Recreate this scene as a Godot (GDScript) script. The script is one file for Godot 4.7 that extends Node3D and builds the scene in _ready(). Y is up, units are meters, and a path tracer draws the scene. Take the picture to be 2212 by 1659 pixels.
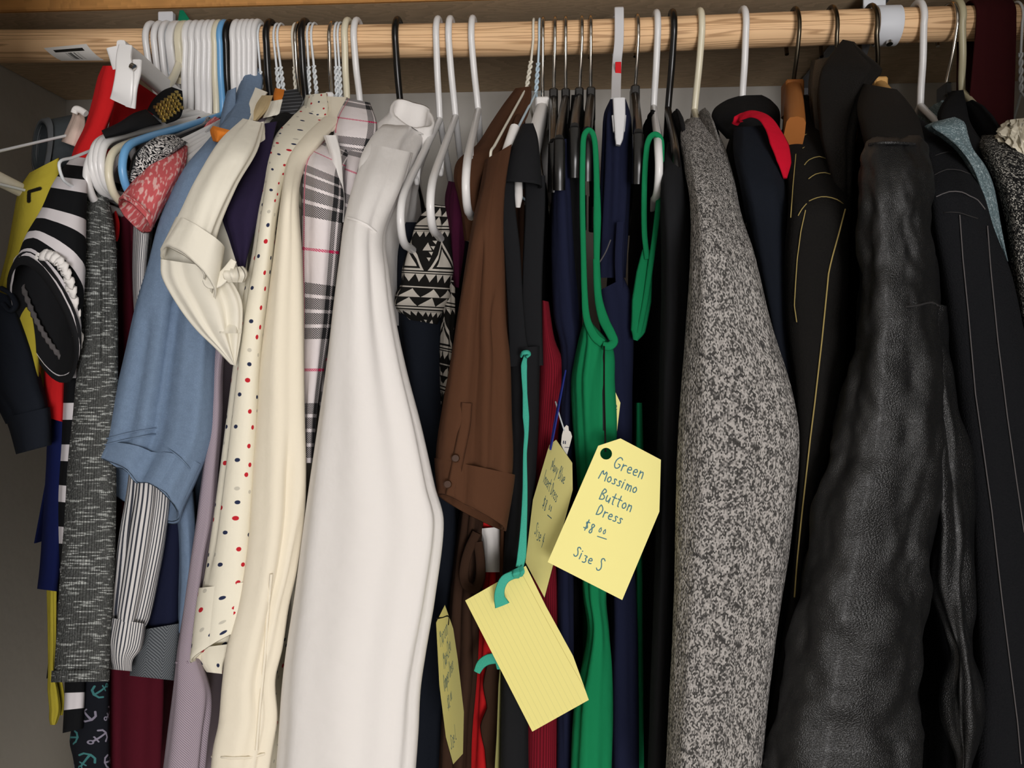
extends Node3D
# A crowded closet rod seen from the front. World: y up, the rod runs along x at z = 0, the back wall is at negative z.
const W := 2212.0
const H := 1659.0
const F := 1855.0
const ROD_R := 0.0165
const SHELF_Y := 1.694
const WALL_Z := -0.300
var cam_pos := Vector3(0, 1.32, 0.88)
var cam_basis := Basis.from_euler(Vector3(deg_to_rad(-1.25), deg_to_rad(3.56), 0))
var used := {}
var M := {}
var noise := FastNoiseLite.new()
var rod_pts: Array = []

# ---------------------------------------------------------------- measuring
func P(px: float, py: float, z: float) -> Vector3:
	var d := cam_basis * Vector3((px - W * 0.5) / F, -(py - H * 0.5) / F, -1.0)
	return cam_pos + d * ((z - cam_pos.z) / d.z)

func pix(v: Vector3) -> Vector2:
	var q := cam_basis.inverse() * (v - cam_pos)
	return Vector2(W * 0.5 + F * q.x / -q.z, H * 0.5 - F * q.y / -q.z)

func rod_y(x: float) -> float:
	for i in range(rod_pts.size() - 1):
		var a: Vector3 = rod_pts[i]
		var b: Vector3 = rod_pts[i + 1]
		if x <= b.x or i == rod_pts.size() - 2:
			return lerpf(a.y, b.y, clampf((x - a.x) / (b.x - a.x), 0, 1))
	return 1.65

# ---------------------------------------------------------------- naming
func numbered(called: String) -> String:
	if not used.has(called):
		used[called] = 0
		return called
	used[called] += 1
	return "%s_%03d" % [called, used[called]]

func thing(called: String, label: String, category: String, at := Vector3.ZERO, group := "") -> Node3D:
	var o := Node3D.new()
	o.name = numbered(called)
	add_child(o)
	o.position = at
	o.set_meta("label", label)
	o.set_meta("category", category)
	if group != "":
		o.set_meta("group", group)
	return o

# adds a mesh whose vertices are world positions as a part of a thing (or as a sub-part of a part)
func part(parent: Node, called: String, mesh: Mesh, m: Material, label := "") -> MeshInstance3D:
	var o := MeshInstance3D.new()
	o.name = called
	o.mesh = mesh
	o.material_override = m
	parent.add_child(o, true)
	if parent is MeshInstance3D or parent == self:
		o.position = Vector3.ZERO
	else:
		o.position = -parent.position
	if label != "":
		o.set_meta("label", label)
	return o

func structure(called: String, mesh: Mesh, m: Material) -> MeshInstance3D:
	var o := part(self, called, mesh, m)
	o.set_meta("kind", "structure")
	o.set_meta("label", called.replace("_", " ") + " of the closet room")
	o.set_meta("category", called.get_slice("_", 0))
	return o

# ---------------------------------------------------------------- mesh building
func grid_mesh(g: Array, uvs: Array, wrap: bool, caps: Array = []) -> ArrayMesh:
	# g: rows of PackedVector3Array of equal size; when wrap, first and last column coincide
	var nj := g.size()
	var ni: int = g[0].size()
	var vs := PackedVector3Array()
	var ns := PackedVector3Array()
	var us := PackedVector2Array()
	var idx := PackedInt32Array()
	var mid := Vector3.ZERO
	for v in g[nj / 2]:
		mid += v / ni
	var sgn := 0.0
	for j in nj:
		var ja := maxi(j - 1, 0)
		var jb := mini(j + 1, nj - 1)
		for i in ni:
			var ia := i - 1
			var ib := i + 1
			if wrap:
				if ia < 0: ia = ni - 2
				if ib > ni - 1: ib = 1
			else:
				ia = maxi(ia, 0)
				ib = mini(ib, ni - 1)
			var du: Vector3 = g[j][ib] - g[j][ia]
			var dv: Vector3 = g[jb][i] - g[ja][i]
			vs.append(g[j][i])
			us.append(uvs[j][i])
			ns.append(du.cross(dv).normalized())
	if wrap:
		for j in [nj / 3, nj / 4, nj / 5]:
			var c := Vector3.ZERO
			for i in ni - 1:
				c += g[j][i] / (ni - 1)
			for i in ni - 1:
				sgn += signf(ns[j * ni + i].dot(g[j][i] - c))
	else:
		sgn = 1.0
	var flip := sgn < 0
	if flip:
		for k in ns.size():
			ns[k] = -ns[k]
	for j in nj - 1:
		for i in ni - 1:
			var a := j * ni + i
			var b := a + 1
			var c := a + ni
			var d := c + 1
			if flip:
				idx.append_array(PackedInt32Array([a, b, c, b, d, c]))
			else:
				idx.append_array(PackedInt32Array([a, c, b, b, c, d]))
	for j in caps:
		var c := Vector3.ZERO
		var cu := Vector2.ZERO
		for i in ni - 1:
			c += g[j][i] / (ni - 1)
			cu += uvs[j][i] / (ni - 1)
		var inward: Vector3 = g[1 if j == 0 else nj - 2][0] - g[j][0]
		var nrm := Vector3.ZERO
		for i in ni - 1:
			nrm += (g[j][i] - c).cross(g[j][i + 1] - c)
		nrm = nrm.normalized()
		var turned := nrm.dot(inward) > 0
		if turned: nrm = -nrm
		var base := vs.size()
		vs.append(c); us.append(cu); ns.append(nrm)
		for i in ni:
			vs.append(g[j][i]); us.append(uvs[j][i]); ns.append(nrm)
		for i in ni - 1:
			if turned:
				idx.append_array(PackedInt32Array([base, base + 1 + i, base + 2 + i]))
			else:
				idx.append_array(PackedInt32Array([base, base + 2 + i, base + 1 + i]))
	var arr := []
	arr.resize(Mesh.ARRAY_MAX)
	arr[Mesh.ARRAY_VERTEX] = vs
	arr[Mesh.ARRAY_NORMAL] = ns
	arr[Mesh.ARRAY_TEX_UV] = us
	arr[Mesh.ARRAY_INDEX] = idx
	var m := ArrayMesh.new()
	m.add_surface_from_arrays(Mesh.PRIMITIVE_TRIANGLES, arr)
	return m

# smooth interpolation of rows of numbers, spaced by their own distance
func smooth_rows(rows: Array, step: float) -> Array:
	var n := rows.size()
	var s := [0.0]
	for i in range(1, n):
		var a: Array = rows[i - 1]
		var b: Array = rows[i]
		var d := Vector2((b[0] + b[2] - a[0] - a[2]) * 0.5, (b[1] + b[3] - a[1] - a[3]) * 0.5).length()
		s.append(s[i - 1] + maxf(d, 4.0))
	var out := []
	for i in n - 1:
		var h: float = s[i + 1] - s[i]
		var cnt := maxi(2, int(ceil(h / step)))
		for k in cnt + (1 if i == n - 2 else 0):
			var t := float(k) / cnt
			var r := []
			for q in rows[0].size():
				var p0: float = rows[i][q]
				var p1: float = rows[i + 1][q]
				var m0: float = (p1 - rows[maxi(i - 1, 0)][q]) / (s[i + 1] - s[maxi(i - 1, 0)]) * h
				var m1: float = (rows[mini(i + 2, n - 1)][q] - p0) / (s[mini(i + 2, n - 1)] - s[i]) * h
				var t2 := t * t
				var t3 := t2 * t
				r.append((2 * t3 - 3 * t2 + 1) * p0 + (t3 - 2 * t2 + t) * m0 + (-2 * t3 + 3 * t2) * p1 + (t3 - t2) * m1)
			out.append(r)
	return out

# sections: [centre, half axis across, half axis in depth]. Options: e squareness, seg, folds [[count, amp, phase, twist]],
# creases [[angle, width, amp, drift]], wr/wx/wy wrinkle noise, open hem, inner depth, top cap, off offset
func loft_sections(sec: Array, o: Dictionary) -> Dictionary:
	var seg: int = o.get("seg", 44)
	var e: float = o.get("e", 2.3)
	var wr: float = o.get("wr", 0.0015)
	var wx: float = o.get("wx", 60.0)
	var wy: float = o.get("wy", 30.0)
	var sd: float = o.get("seed", 0.0) * 37.0
	var off: float = o.get("off", 0.0)
	var folds: Array = o.get("folds", [])
	var creases: Array = o.get("creases", [])
	var g := []
	var uvs := []
	var len := 0.0
	var circ := 0.0
	for q in sec:
		circ += PI * 1.1 * (q[1].length() + q[2].length()) / sec.size()
	if o.has("circ"): circ = o.circ
	var n := sec.size()
	for j in n:
		var c: Vector3 = sec[j][0]
		var A: Vector3 = sec[j][1]
		var D: Vector3 = sec[j][2]
		if j > 0:
			len += c.distance_to(sec[j - 1][0])
		var t := float(j) / (n - 1)
		var row := PackedVector3Array()
		var ur := PackedVector2Array()
		var al := maxf(A.length(), 0.0005)
		var dl := maxf(D.length(), 0.0005)
		var small := minf(1.0, minf(al, dl) / 0.02)
		for i in seg + 1:
			var th := TAU * float(i % seg) / seg
			var cs := cos(th)
			var sn := sin(th)
			var ca := signf(cs) * pow(absf(cs), 2.0 / e)
			var sa := signf(sn) * pow(absf(sn), 2.0 / e)
			var p := c + A * ca + D * sa
			var nr := (A.normalized() * cs / al + D.normalized() * sn / dl).normalized()
			var dd := off
			for f in folds:
				dd += f[1] * small * sin(f[0] * th + f[2] + f[3] * len * 10.0) * (0.35 + 0.65 * absf(sn))
			for f in creases:
				var dth := wrapf(th - f[0] - f[3] * (t - 0.5), -PI, PI)
				var fade := 1.0
				if f.size() > 4:
					fade = smoothstep(f[4], f[4] + 0.12, t) * (1.0 - smoothstep(f[5] - 0.12, f[5], t))
				dd += f[2] * small * fade * exp(-dth * dth / (f[1] * f[1]))
			if wr > 0:
				dd += wr * noise.get_noise_3d(cs * wx + sd, sn * wx, len * wy * 10.0 + sd)
			row.append(p + nr * dd)
			ur.append(Vector2(circ * float(i) / seg, len))
		g.append(row)
		uvs.append(ur)
	var outer := g.duplicate()
	var caps := []
	if o.get("cap_top", true): caps.append(0)
	if o.get("open", false):
		var want: float = o.get("inner", 0.06)
		var thick: float = o.get("thick", 0.0022)
		var j := n - 1
		var l := 0.0
		while j > 0 and l < want:
			var row := PackedVector3Array()
			var cc := Vector3.ZERO
			for i in seg: cc += outer[j][i] / seg
			for i in seg + 1:
				var v: Vector3 = outer[j][i]
				row.append(v + (cc - v).normalized() * minf(thick, v.distance_to(cc) * 0.4))
			g.append(row)
			uvs.append(uvs[j])
			l += sec[j][0].distance_to(sec[j - 1][0])
			j -= 1
	elif o.get("cap_end", true):
		caps.append(g.size() - 1)
	return {"mesh": grid_mesh(g, uvs, true, caps), "grid": outer}

# rows in pixels of the photograph at a real depth: [xl, yl, xr, yr, front lean x, front lean y, z, half depth]
func sections(rows: Array, z: float, b: float, step := 13.0, r0 := 0.0, r1 := 1.0) -> Array:
	var full := []
	for r in rows:
		var q: Array = r.duplicate()
		while q.size() < 8:
			q.append([0, 0, 0, 0, 0.0, 0.0, z, b][q.size()])
		full.append(q)
	var sm := smooth_rows(full, step)
	var out := []
	var n := sm.size()
	for j in n:
		var t := float(j) / (n - 1)
		if t < r0 - 0.001 or t > r1 + 0.001: continue
		var r: Array = sm[j]
		var L := P(r[0], r[1], r[6])
		var R := P(r[2], r[3], r[6])
		var mx: float = (r[0] + r[2]) * 0.5
		var my: float = (r[1] + r[3]) * 0.5
		var c := (L + R) * 0.5
		var deep := Vector3(0, 0, r[7])
		if r[7] <= 0.05:   # slim sleeves turn their flat side to the room
			deep = (cam_pos - c).normalized() * r[7]
		out.append([c, (R - L) * 0.5, deep + P(mx + r[4], my + r[5], r[6]) - P(mx, my, r[6])])
	return out

func loft(rows: Array, o: Dictionary) -> Dictionary:
	return loft_sections(sections(rows, o.get("z", 0.2), o.get("b", 0.03), o.get("step", 13.0), o.get("r0", 0.0), o.get("r1", 1.0)), o)

# the hanging body of a garment behind its sleeve: a sloped-shoulder slab across the rod
func torso(x: float, neck: float, tip: float, bottom: float, zf: float, zb: float, th: float, o := {}) -> ArrayMesh:
	var sec := []
	var zc := (zf + zb) * 0.5
	var hw := (zf - zb) * 0.5
	var dx: float = o.get("dx", 0.0)
	for k in 7:
		var t := k / 6.0
		sec.append([Vector3(x + dx * t * 0.3, lerpf(neck, tip, t * t * 0.4 + t * 0.6), lerpf(0.0, zc, t)), Vector3(lerpf(0.004, th * 0.8, pow(t, 0.6)), 0, 0), Vector3(0, 0, lerpf(0.045, hw, pow(t, 0.9)))])
	for k in range(1, 13):
		var t := k / 12.0
		sec.append([Vector3(x + dx * (0.3 + 0.7 * t), lerpf(tip, bottom, t), zc), Vector3(lerpf(th * 0.8, th, minf(1.0, t * 3)), 0, 0), Vector3(0, 0, hw * lerpf(1.0, 0.94, t))])
	var q := {"e": 2.2, "seg": 40, "folds": [[9, 0.003, x * 50.0, 0.3], [17, 0.002, x * 90.0, 0.5]], "wr": 0.001}
	q.merge(o, true)
	return loft_sections(sec, q).mesh

# swept tube through smooth points; rx across, ry along `up`
func tube(pts: Array, rx: float, o := {}) -> ArrayMesh:
	var ry: float = o.get("ry", rx)
	var sides: int = o.get("sides", 10)
	var sub: int = o.get("sub", 5)
	var up: Vector3 = o.get("up", Vector3.ZERO)
	var widths: Array = o.get("w", [])
	var e: float = o.get("e", 2.0)
	var p := []
	var ws := []
	var n := pts.size()
	if sub <= 1:
		p = pts.duplicate()
		for i in n: ws.append(widths[i] if widths.size() else 1.0)
	else:
		for i in n - 1:
			var p0: Vector3 = pts[i]
			var p1: Vector3 = pts[i + 1]
			var h := p0.distance_to(p1) + 1e-6
			var a: Vector3 = pts[maxi(i - 1, 0)]
			var d: Vector3 = pts[mini(i + 2, n - 1)]
			var m0 := (p1 - a) / (p0.distance_to(a) + h) * h
			var m1 := (d - p0) / (p1.distance_to(d) + h) * h
			for k in sub + (1 if i == n - 2 else 0):
				var t := float(k) / sub
				var t2 := t * t
				var t3 := t2 * t
				p.append((2 * t3 - 3 * t2 + 1) * p0 + (t3 - 2 * t2 + t) * m0 + (-2 * t3 + 3 * t2) * p1 + (t3 - t2) * m1)
				ws.append(lerpf(widths[i], widths[i + 1], t) if widths.size() else 1.0)
	var g := []
	var uvs := []
	var side := Vector3.ZERO
	var l := 0.0
	for j in p.size():
		var tg: Vector3 = (p[mini(j + 1, p.size() - 1)] - p[maxi(j - 1, 0)]).normalized()
		if up != Vector3.ZERO:
			side = tg.cross(up).normalized()
		elif side == Vector3.ZERO:
			side = tg.cross(Vector3(1, 0, 0.01) if absf(tg.x) < 0.9 else Vector3(0, 1, 0)).normalized()
		else:
			side = (side - tg * side.dot(tg)).normalized()
		var nn := side.cross(tg).normalized()
		if j > 0: l += p[j].distance_to(p[j - 1])
		var row := PackedVector3Array()
		var ur := PackedVector2Array()
		for i in sides + 1:
			var th := TAU * float(i % sides) / sides
			var c := cos(th)
			var s := sin(th)
			row.append(p[j] + side * signf(c) * pow(absf(c), 2 / e) * rx * ws[j] + nn * signf(s) * pow(absf(s), 2 / e) * ry * (ws[j] if rx == ry else 1.0))
			ur.append(Vector2(float(i) / sides * TAU * rx, l))
		g.append(row)
		uvs.append(ur)
	return grid_mesh(g, uvs, true, [0, g.size() - 1])

func px_pts(list: Array, z: float) -> Array:
	var out := []
	for q in list:
		out.append(P(q[0], q[1], q[2] if q.size() > 2 else z))
	return out

# the point of a lofted surface (grid) that shows at a pixel, pushed out a little
func on_front(grid: Array, px: float, py: float, push := 0.001) -> Vector3:
	var best := 1e9
	var at := Vector3.ZERO
	var seg: int = grid[0].size() - 1
	for row in grid:
		for i in range(0, seg / 2 + 1):
			var q := pix(row[i])
			var d := Vector2(q.x - px, q.y - py).length_squared()
			if d < best:
				best = d
				at = row[i]
	var to := (cam_pos - at).normalized()
	var t := P(px, py, at.z)
	return Vector3(t.x, t.y, at.z) + to * push

func front_line(grid: Array, list: Array, r: float, push := 0.0, o := {}) -> ArrayMesh:
	var pts := []
	for k in list.size() - 1:
		var a := Vector2(list[k][0], list[k][1])
		var b := Vector2(list[k + 1][0], list[k + 1][1])
		var cnt := maxi(1, int(a.distance_to(b) / 18.0))
		for i in cnt + (1 if k == list.size() - 2 else 0):
			var q := a.lerp(b, float(i) / cnt)
			pts.append(on_front(grid, q.x, q.y, push))
	var q2 := {"sides": 6, "sub": 2}
	q2.merge(o, true)
	return tube(pts, r, q2)

func box_mesh(a: Vector3, b: Vector3, bevel := 0.0) -> ArrayMesh:
	# chamfered box between two corners
	var lo := Vector3(minf(a.x, b.x), minf(a.y, b.y), minf(a.z, b.z))
	var hi := Vector3(maxf(a.x, b.x), maxf(a.y, b.y), maxf(a.z, b.z))
	var st := SurfaceTool.new()
	st.begin(Mesh.PRIMITIVE_TRIANGLES)
	var c := (lo + hi) * 0.5
	var h := (hi - lo) * 0.5
	var bv := minf(bevel, minf(h.x, minf(h.y, h.z)) * 0.9)
	var face := func(pts: Array):
		var nrm: Vector3 = (pts[1] - pts[0]).cross(pts[2] - pts[0]).normalized()
		var mid := Vector3.ZERO
		for q in pts: mid += q / pts.size()
		var order := range(pts.size())
		if nrm.dot(mid - c) < 0:
			nrm = -nrm
		else:
			order.reverse()
		var ax := nrm.abs().max_axis_index()
		for k in range(1, pts.size() - 1):
			for q in [order[0], order[k], order[k + 1]]:
				var v: Vector3 = pts[q]
				st.set_normal(nrm)
				st.set_uv(Vector2(v.z if ax == 0 else v.x, v.z if ax == 1 else -v.y))
				st.add_vertex(v)
	for ax in 3:
		for s in [-1, 1]:
			var u := (ax + 1) % 3
			var w := (ax + 2) % 3
			var pts := []
			for k in [[-1, -1], [1, -1], [1, 1], [-1, 1]]:
				var v := c
				v[ax] += s * h[ax]
				v[u] += k[0] * (h[u] - bv)
				v[w] += k[1] * (h[w] - bv)
				pts.append(v)
			face.call(pts)
	if bv > 0:
		for ax in 3:
			var u := (ax + 1) % 3
			var w := (ax + 2) % 3
			for s in [[-1, -1], [1, -1], [1, 1], [-1, 1]]:
				var pts := []
				for k in [[-1, 0], [1, 0], [1, 1], [-1, 1]]:
					var v := c
					v[ax] += k[0] * (h[ax] - bv)
					v[u] += s[0] * (h[u] - (bv if k[1] == 0 else 0.0))
					v[w] += s[1] * (h[w] - (0.0 if k[1] == 0 else bv))
					pts.append(v)
				face.call(pts)
		for sx in [-1, 1]:
			for sy in [-1, 1]:
				for sz in [-1, 1]:
					var s := Vector3(sx, sy, sz)
					face.call([c + s * Vector3(h.x, h.y - bv, h.z - bv), c + s * Vector3(h.x - bv, h.y, h.z - bv), c + s * Vector3(h.x - bv, h.y - bv, h.z)])
	return st.commit()

# thin card: outline in pixels on the plane through three points A (uv 0,0), B (uv 1,0), C (uv 0,1); optional punched hole
func card(poly: Array, A: Vector3, B: Vector3, C: Vector3, th: float, hole := [], bend := 0.0) -> ArrayMesh:
	var nrm := (B - A).cross(C - A).normalized()
	if nrm.dot(cam_pos - A) < 0: nrm = -nrm
	var eu := (B - A)
	var ev := (C - A)
	var flat := func(q: Array) -> Vector2:
		var d := (P(q[0], q[1], 0.0) - cam_pos).normalized()
		var p := cam_pos + d * ((A - cam_pos).dot(nrm) / d.dot(nrm))
		var uu := eu.dot(eu)
		var vv := ev.dot(ev)
		var uv := eu.dot(ev)
		var a := (p - A).dot(eu)
		var b := (p - A).dot(ev)
		return Vector2((a * vv - b * uv) / (uu * vv - uv * uv), (b * uu - a * uv) / (uu * vv - uv * uv))
	var pts := PackedVector2Array()
	for q in poly:
		pts.append(flat.call(q))
	var outline := pts.duplicate()
	var ring := PackedVector2Array()
	if hole.size():
		var hc: Vector2 = flat.call(hole)
		var hr: float = hole[2]
		for k in 17:
			var th2 := TAU * k / 16.0
			ring.append(hc + Vector2(cos(th2) * hr / eu.length(), sin(th2) * hr / ev.length()))
		var bi := 0
		for k in pts.size():
			if pts[k].distance_to(hc) < pts[bi].distance_to(hc): bi = k
		# start the ring where it faces the nearest corner
		var rk := 0
		for k in 16:
			if ring[k].distance_to(pts[bi]) < ring[rk].distance_to(pts[bi]): rk = k
		var merged := PackedVector2Array()
		for k in pts.size() + 1:
			merged.append(pts[(bi + k) % pts.size()] + (Vector2(0.0006, 0.0006) if k == pts.size() else Vector2.ZERO))
		var back := PackedVector2Array()
		var area := 0.0
		for k in pts.size():
			area += pts[k].cross(pts[(k + 1) % pts.size()])
		for k in 17:
			var q := (rk - k) if area > 0 else (rk + k)
			back.append(ring[posmod(q, 16)] + (Vector2(0.0005, 0.0005) if k == 0 else Vector2.ZERO))
		merged.append_array(back)
		pts = merged
	var tri := Geometry2D.triangulate_polygon(pts)
	if tri.is_empty():
		pts = outline
		tri = Geometry2D.triangulate_polygon(pts)
	var st := SurfaceTool.new()
	st.begin(Mesh.PRIMITIVE_TRIANGLES)
	var at := func(q: Vector2, up: float) -> Vector3:
		return A + eu * q.x + ev * q.y + nrm * (up + bend * (sin(q.x * PI) + 0.3 * sin(q.y * PI)))
	for sidek in [0, 1]:
		for k in range(0, tri.size(), 3):
			var a: Vector3 = at.call(pts[tri[k]], sidek * th)
			var b: Vector3 = at.call(pts[tri[k + 1]], sidek * th)
			var c: Vector3 = at.call(pts[tri[k + 2]], sidek * th)
			var fn := (b - a).cross(c - a)
			var want := nrm if sidek == 1 else -nrm
			var order := [0, 1, 2] if fn.dot(want) < 0 else [0, 2, 1]
			for q in order:
				st.set_normal(want)
				st.set_uv(pts[tri[k + q]])
				st.add_vertex([a, b, c][q])
	for k in outline.size():
		var a := outline[k]
		var b := outline[(k + 1) % outline.size()]
		var q := [at.call(a, 0.0), at.call(b, 0.0), at.call(b, th), at.call(a, th)]
		var en: Vector3 = (q[1] - q[0]).cross(nrm).normalized()
		for t in [0, 1, 2, 0, 2, 3]:
			st.set_normal(en)
			st.set_uv(a)
			st.add_vertex(q[t])
	return st.commit()

# ---------------------------------------------------------------- textures
func tex(w: int, h: int, f: Callable) -> ImageTexture:
	var d := PackedByteArray()
	d.resize(w * h * 3)
	var k := 0
	for y in h:
		for x in w:
			var c: Color = f.call(x, y)
			d[k] = clampi(int(c.r * 255.0), 0, 255)
			d[k + 1] = clampi(int(c.g * 255.0), 0, 255)
			d[k + 2] = clampi(int(c.b * 255.0), 0, 255)
			k += 3
	return ImageTexture.create_from_image(Image.create_from_data(w, h, false, Image.FORMAT_RGB8, d))

func noise_img(w: int, freq: float, sd: int, oct := 3) -> Image:
	var n := FastNoiseLite.new()
	n.seed = sd
	n.frequency = freq
	n.fractal_octaves = oct
	return n.get_seamless_image(w, w)

func normal_tex(im: Image, s: float) -> ImageTexture:
	var q := im.duplicate()
	q.convert(Image.FORMAT_RGBA8)
	q.bump_map_to_normal_map(s)
	return ImageTexture.create_from_image(q)

func mat(c: Color, rough := 0.95, t: Texture2D = null, tile := 0.1, nrm: Texture2D = null, ns := 0.5) -> StandardMaterial3D:
	var m := StandardMaterial3D.new()
	m.albedo_color = c
	m.roughness = rough
	m.metallic_specular = 0.25
	if t:
		m.albedo_texture = t
	if nrm:
		m.normal_enabled = true
		m.normal_texture = nrm
		m.normal_scale = ns
	m.uv1_scale = Vector3(1.0 / tile, 1.0 / tile, 1)
	m.cull_mode = BaseMaterial3D.CULL_DISABLED
	return m

func stamp(im: Image, x: float, y: float, r: float, c: Color) -> void:
	for j in range(int(y - r - 1), int(y + r + 2)):
		for i in range(int(x - r - 1), int(x + r + 2)):
			if i < 0 or j < 0 or i >= im.get_width() or j >= im.get_height(): continue
			var a := clampf(r + 0.5 - Vector2(i - x, j - y).length(), 0, 1)
			if a > 0:
				im.set_pixel(i, j, im.get_pixel(i, j).lerp(c, a * c.a))

func stroke(im: Image, pts: Array, r: float, c: Color) -> void:
	for k in pts.size() - 1:
		var a: Vector2 = pts[k]
		var b: Vector2 = pts[k + 1]
		var n := maxi(1, int(a.distance_to(b) / maxf(0.6, r * 0.5)))
		for i in n + 1:
			var q := a.lerp(b, float(i) / n)
			stamp(im, q.x, q.y, r, c)

# handwritten letters as strokes: x to the right, y up, capitals 1 high, small letters 0.55
var PEN := {
	"G": [[.62,.85,.45,1,.22,.9,.05,.5,.15,.1,.4,.02,.6,.2,.62,.42,.4,.42]], "r": [[.1,.55,.12,0],[.12,.35,.25,.53,.42,.52]],
	"e": [[.08,.28,.42,.32,.38,.5,.22,.56,.08,.4,.08,.18,.22,.02,.44,.1]], "n": [[.08,.55,.1,0],[.1,.35,.25,.54,.4,.48,.44,0]],
	"M": [[.02,0,.12,1,.36,.35,.62,1,.72,0]], "o": [[.25,.55,.08,.42,.06,.18,.22,.02,.4,.12,.44,.38,.25,.55]],
	"s": [[.4,.48,.25,.56,.12,.45,.36,.22,.3,.05,.06,.06]], "i": [[.1,.55,.1,0],[.1,.75,.11,.78]],
	"m": [[.05,.55,.08,0],[.08,.38,.2,.54,.32,.4,.33,0],[.33,.38,.46,.54,.58,.42,.62,0]],
	"B": [[.08,0,.08,1,.4,.95,.45,.7,.1,.52,.48,.42,.5,.1,.08,0]], "u": [[.06,.55,.06,.15,.22,.02,.4,.2,.42,.55,.44,0]],
	"t": [[.2,.95,.2,.05,.34,0],[0,.62,.44,.6]], "D": [[.08,0,.08,1,.42,.85,.58,.5,.4,.1,.08,0]],
	"$": [[.45,.78,.22,.82,.1,.65,.42,.4,.36,.18,.06,.2],[.26,1,.26,0]], "8": [[.4,.85,.22,.95,.1,.75,.42,.3,.26,.02,.06,.22,.4,.72,.4,.85]],
	"0": [[.22,.8,.08,.5,.2,.2,.38,.45,.22,.8]], "S": [[.5,.85,.3,1,.12,.8,.4,.45,.42,.12,.18,0,.04,.14]],
	"z": [[.06,.52,.4,.52,.2,.28,.4,.15,.3,-.12,.05,-.1]], "N": [[.05,0,.08,1,.45,0,.5,1]],
	"a": [[.42,.5,.2,.55,.06,.28,.2,.02,.4,.25,.42,.5,.46,0]], "v": [[.05,.55,.22,0,.42,.55]], "y": [[.05,.55,.22,.1],[.44,.55,.1,-.4]],
	"l": [[.1,1,.1,0]], "I": [[.1,1,.1,0]], "4": [[.3,1,.05,.4,.48,.4],[.34,.7,.3,-.1]], "x": [[.05,.55,.4,0],[.4,.55,.05,0]],
	"+": [[.2,.5,.2,.1],[.02,.3,.4,.3]], "C": [[.5,.85,.25,1,.06,.5,.25,0,.5,.12]], "R": [[.08,0,.08,1,.42,.85,.4,.55,.1,.5,.5,0]],
	"p": [[.08,.55,.08,-.35],[.08,.4,.3,.55,.42,.3,.25,.02,.08,.12]], "_": [[0,-.1,.5,-.1]], "L": [[.08,1,.08,0,.45,0]], ".": [[.1,.02,.12,.04]], " ": []}

func write(im: Image, s: String, x: float, y: float, size: float, r: float, c: Color, squeeze := 1.0, drop := 0.0) -> void:
	var px := x
	var py := y
	for ch in s:
		if PEN.has(ch):
			var wid := 0.3
			for l in PEN[ch]:
				var pts := []
				for k in range(0, l.size(), 2):
					pts.append(Vector2(px + l[k] * size * squeeze, py - l[k + 1] * size))
					wid = maxf(wid, l[k])
				# round the corners once
				var rp := [pts[0]]
				for k in pts.size() - 1:
					rp.append(pts[k].lerp(pts[k + 1], 0.3))
					rp.append(pts[k].lerp(pts[k + 1], 0.7))
				rp.append(pts[-1])
				stroke(im, rp, r, c)
			px += (wid + 0.14) * size * squeeze
			py += drop * size

func rnd(x: int, y: int, s := 0) -> float:
	var n := (x * 374761393 + y * 668265263 + s * 1442695041) & 0x7fffffff
	n = ((n ^ (n >> 13)) * 1274126177) & 0x7fffffff
	return float((n ^ (n >> 16)) & 0xffff) / 65535.0

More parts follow.
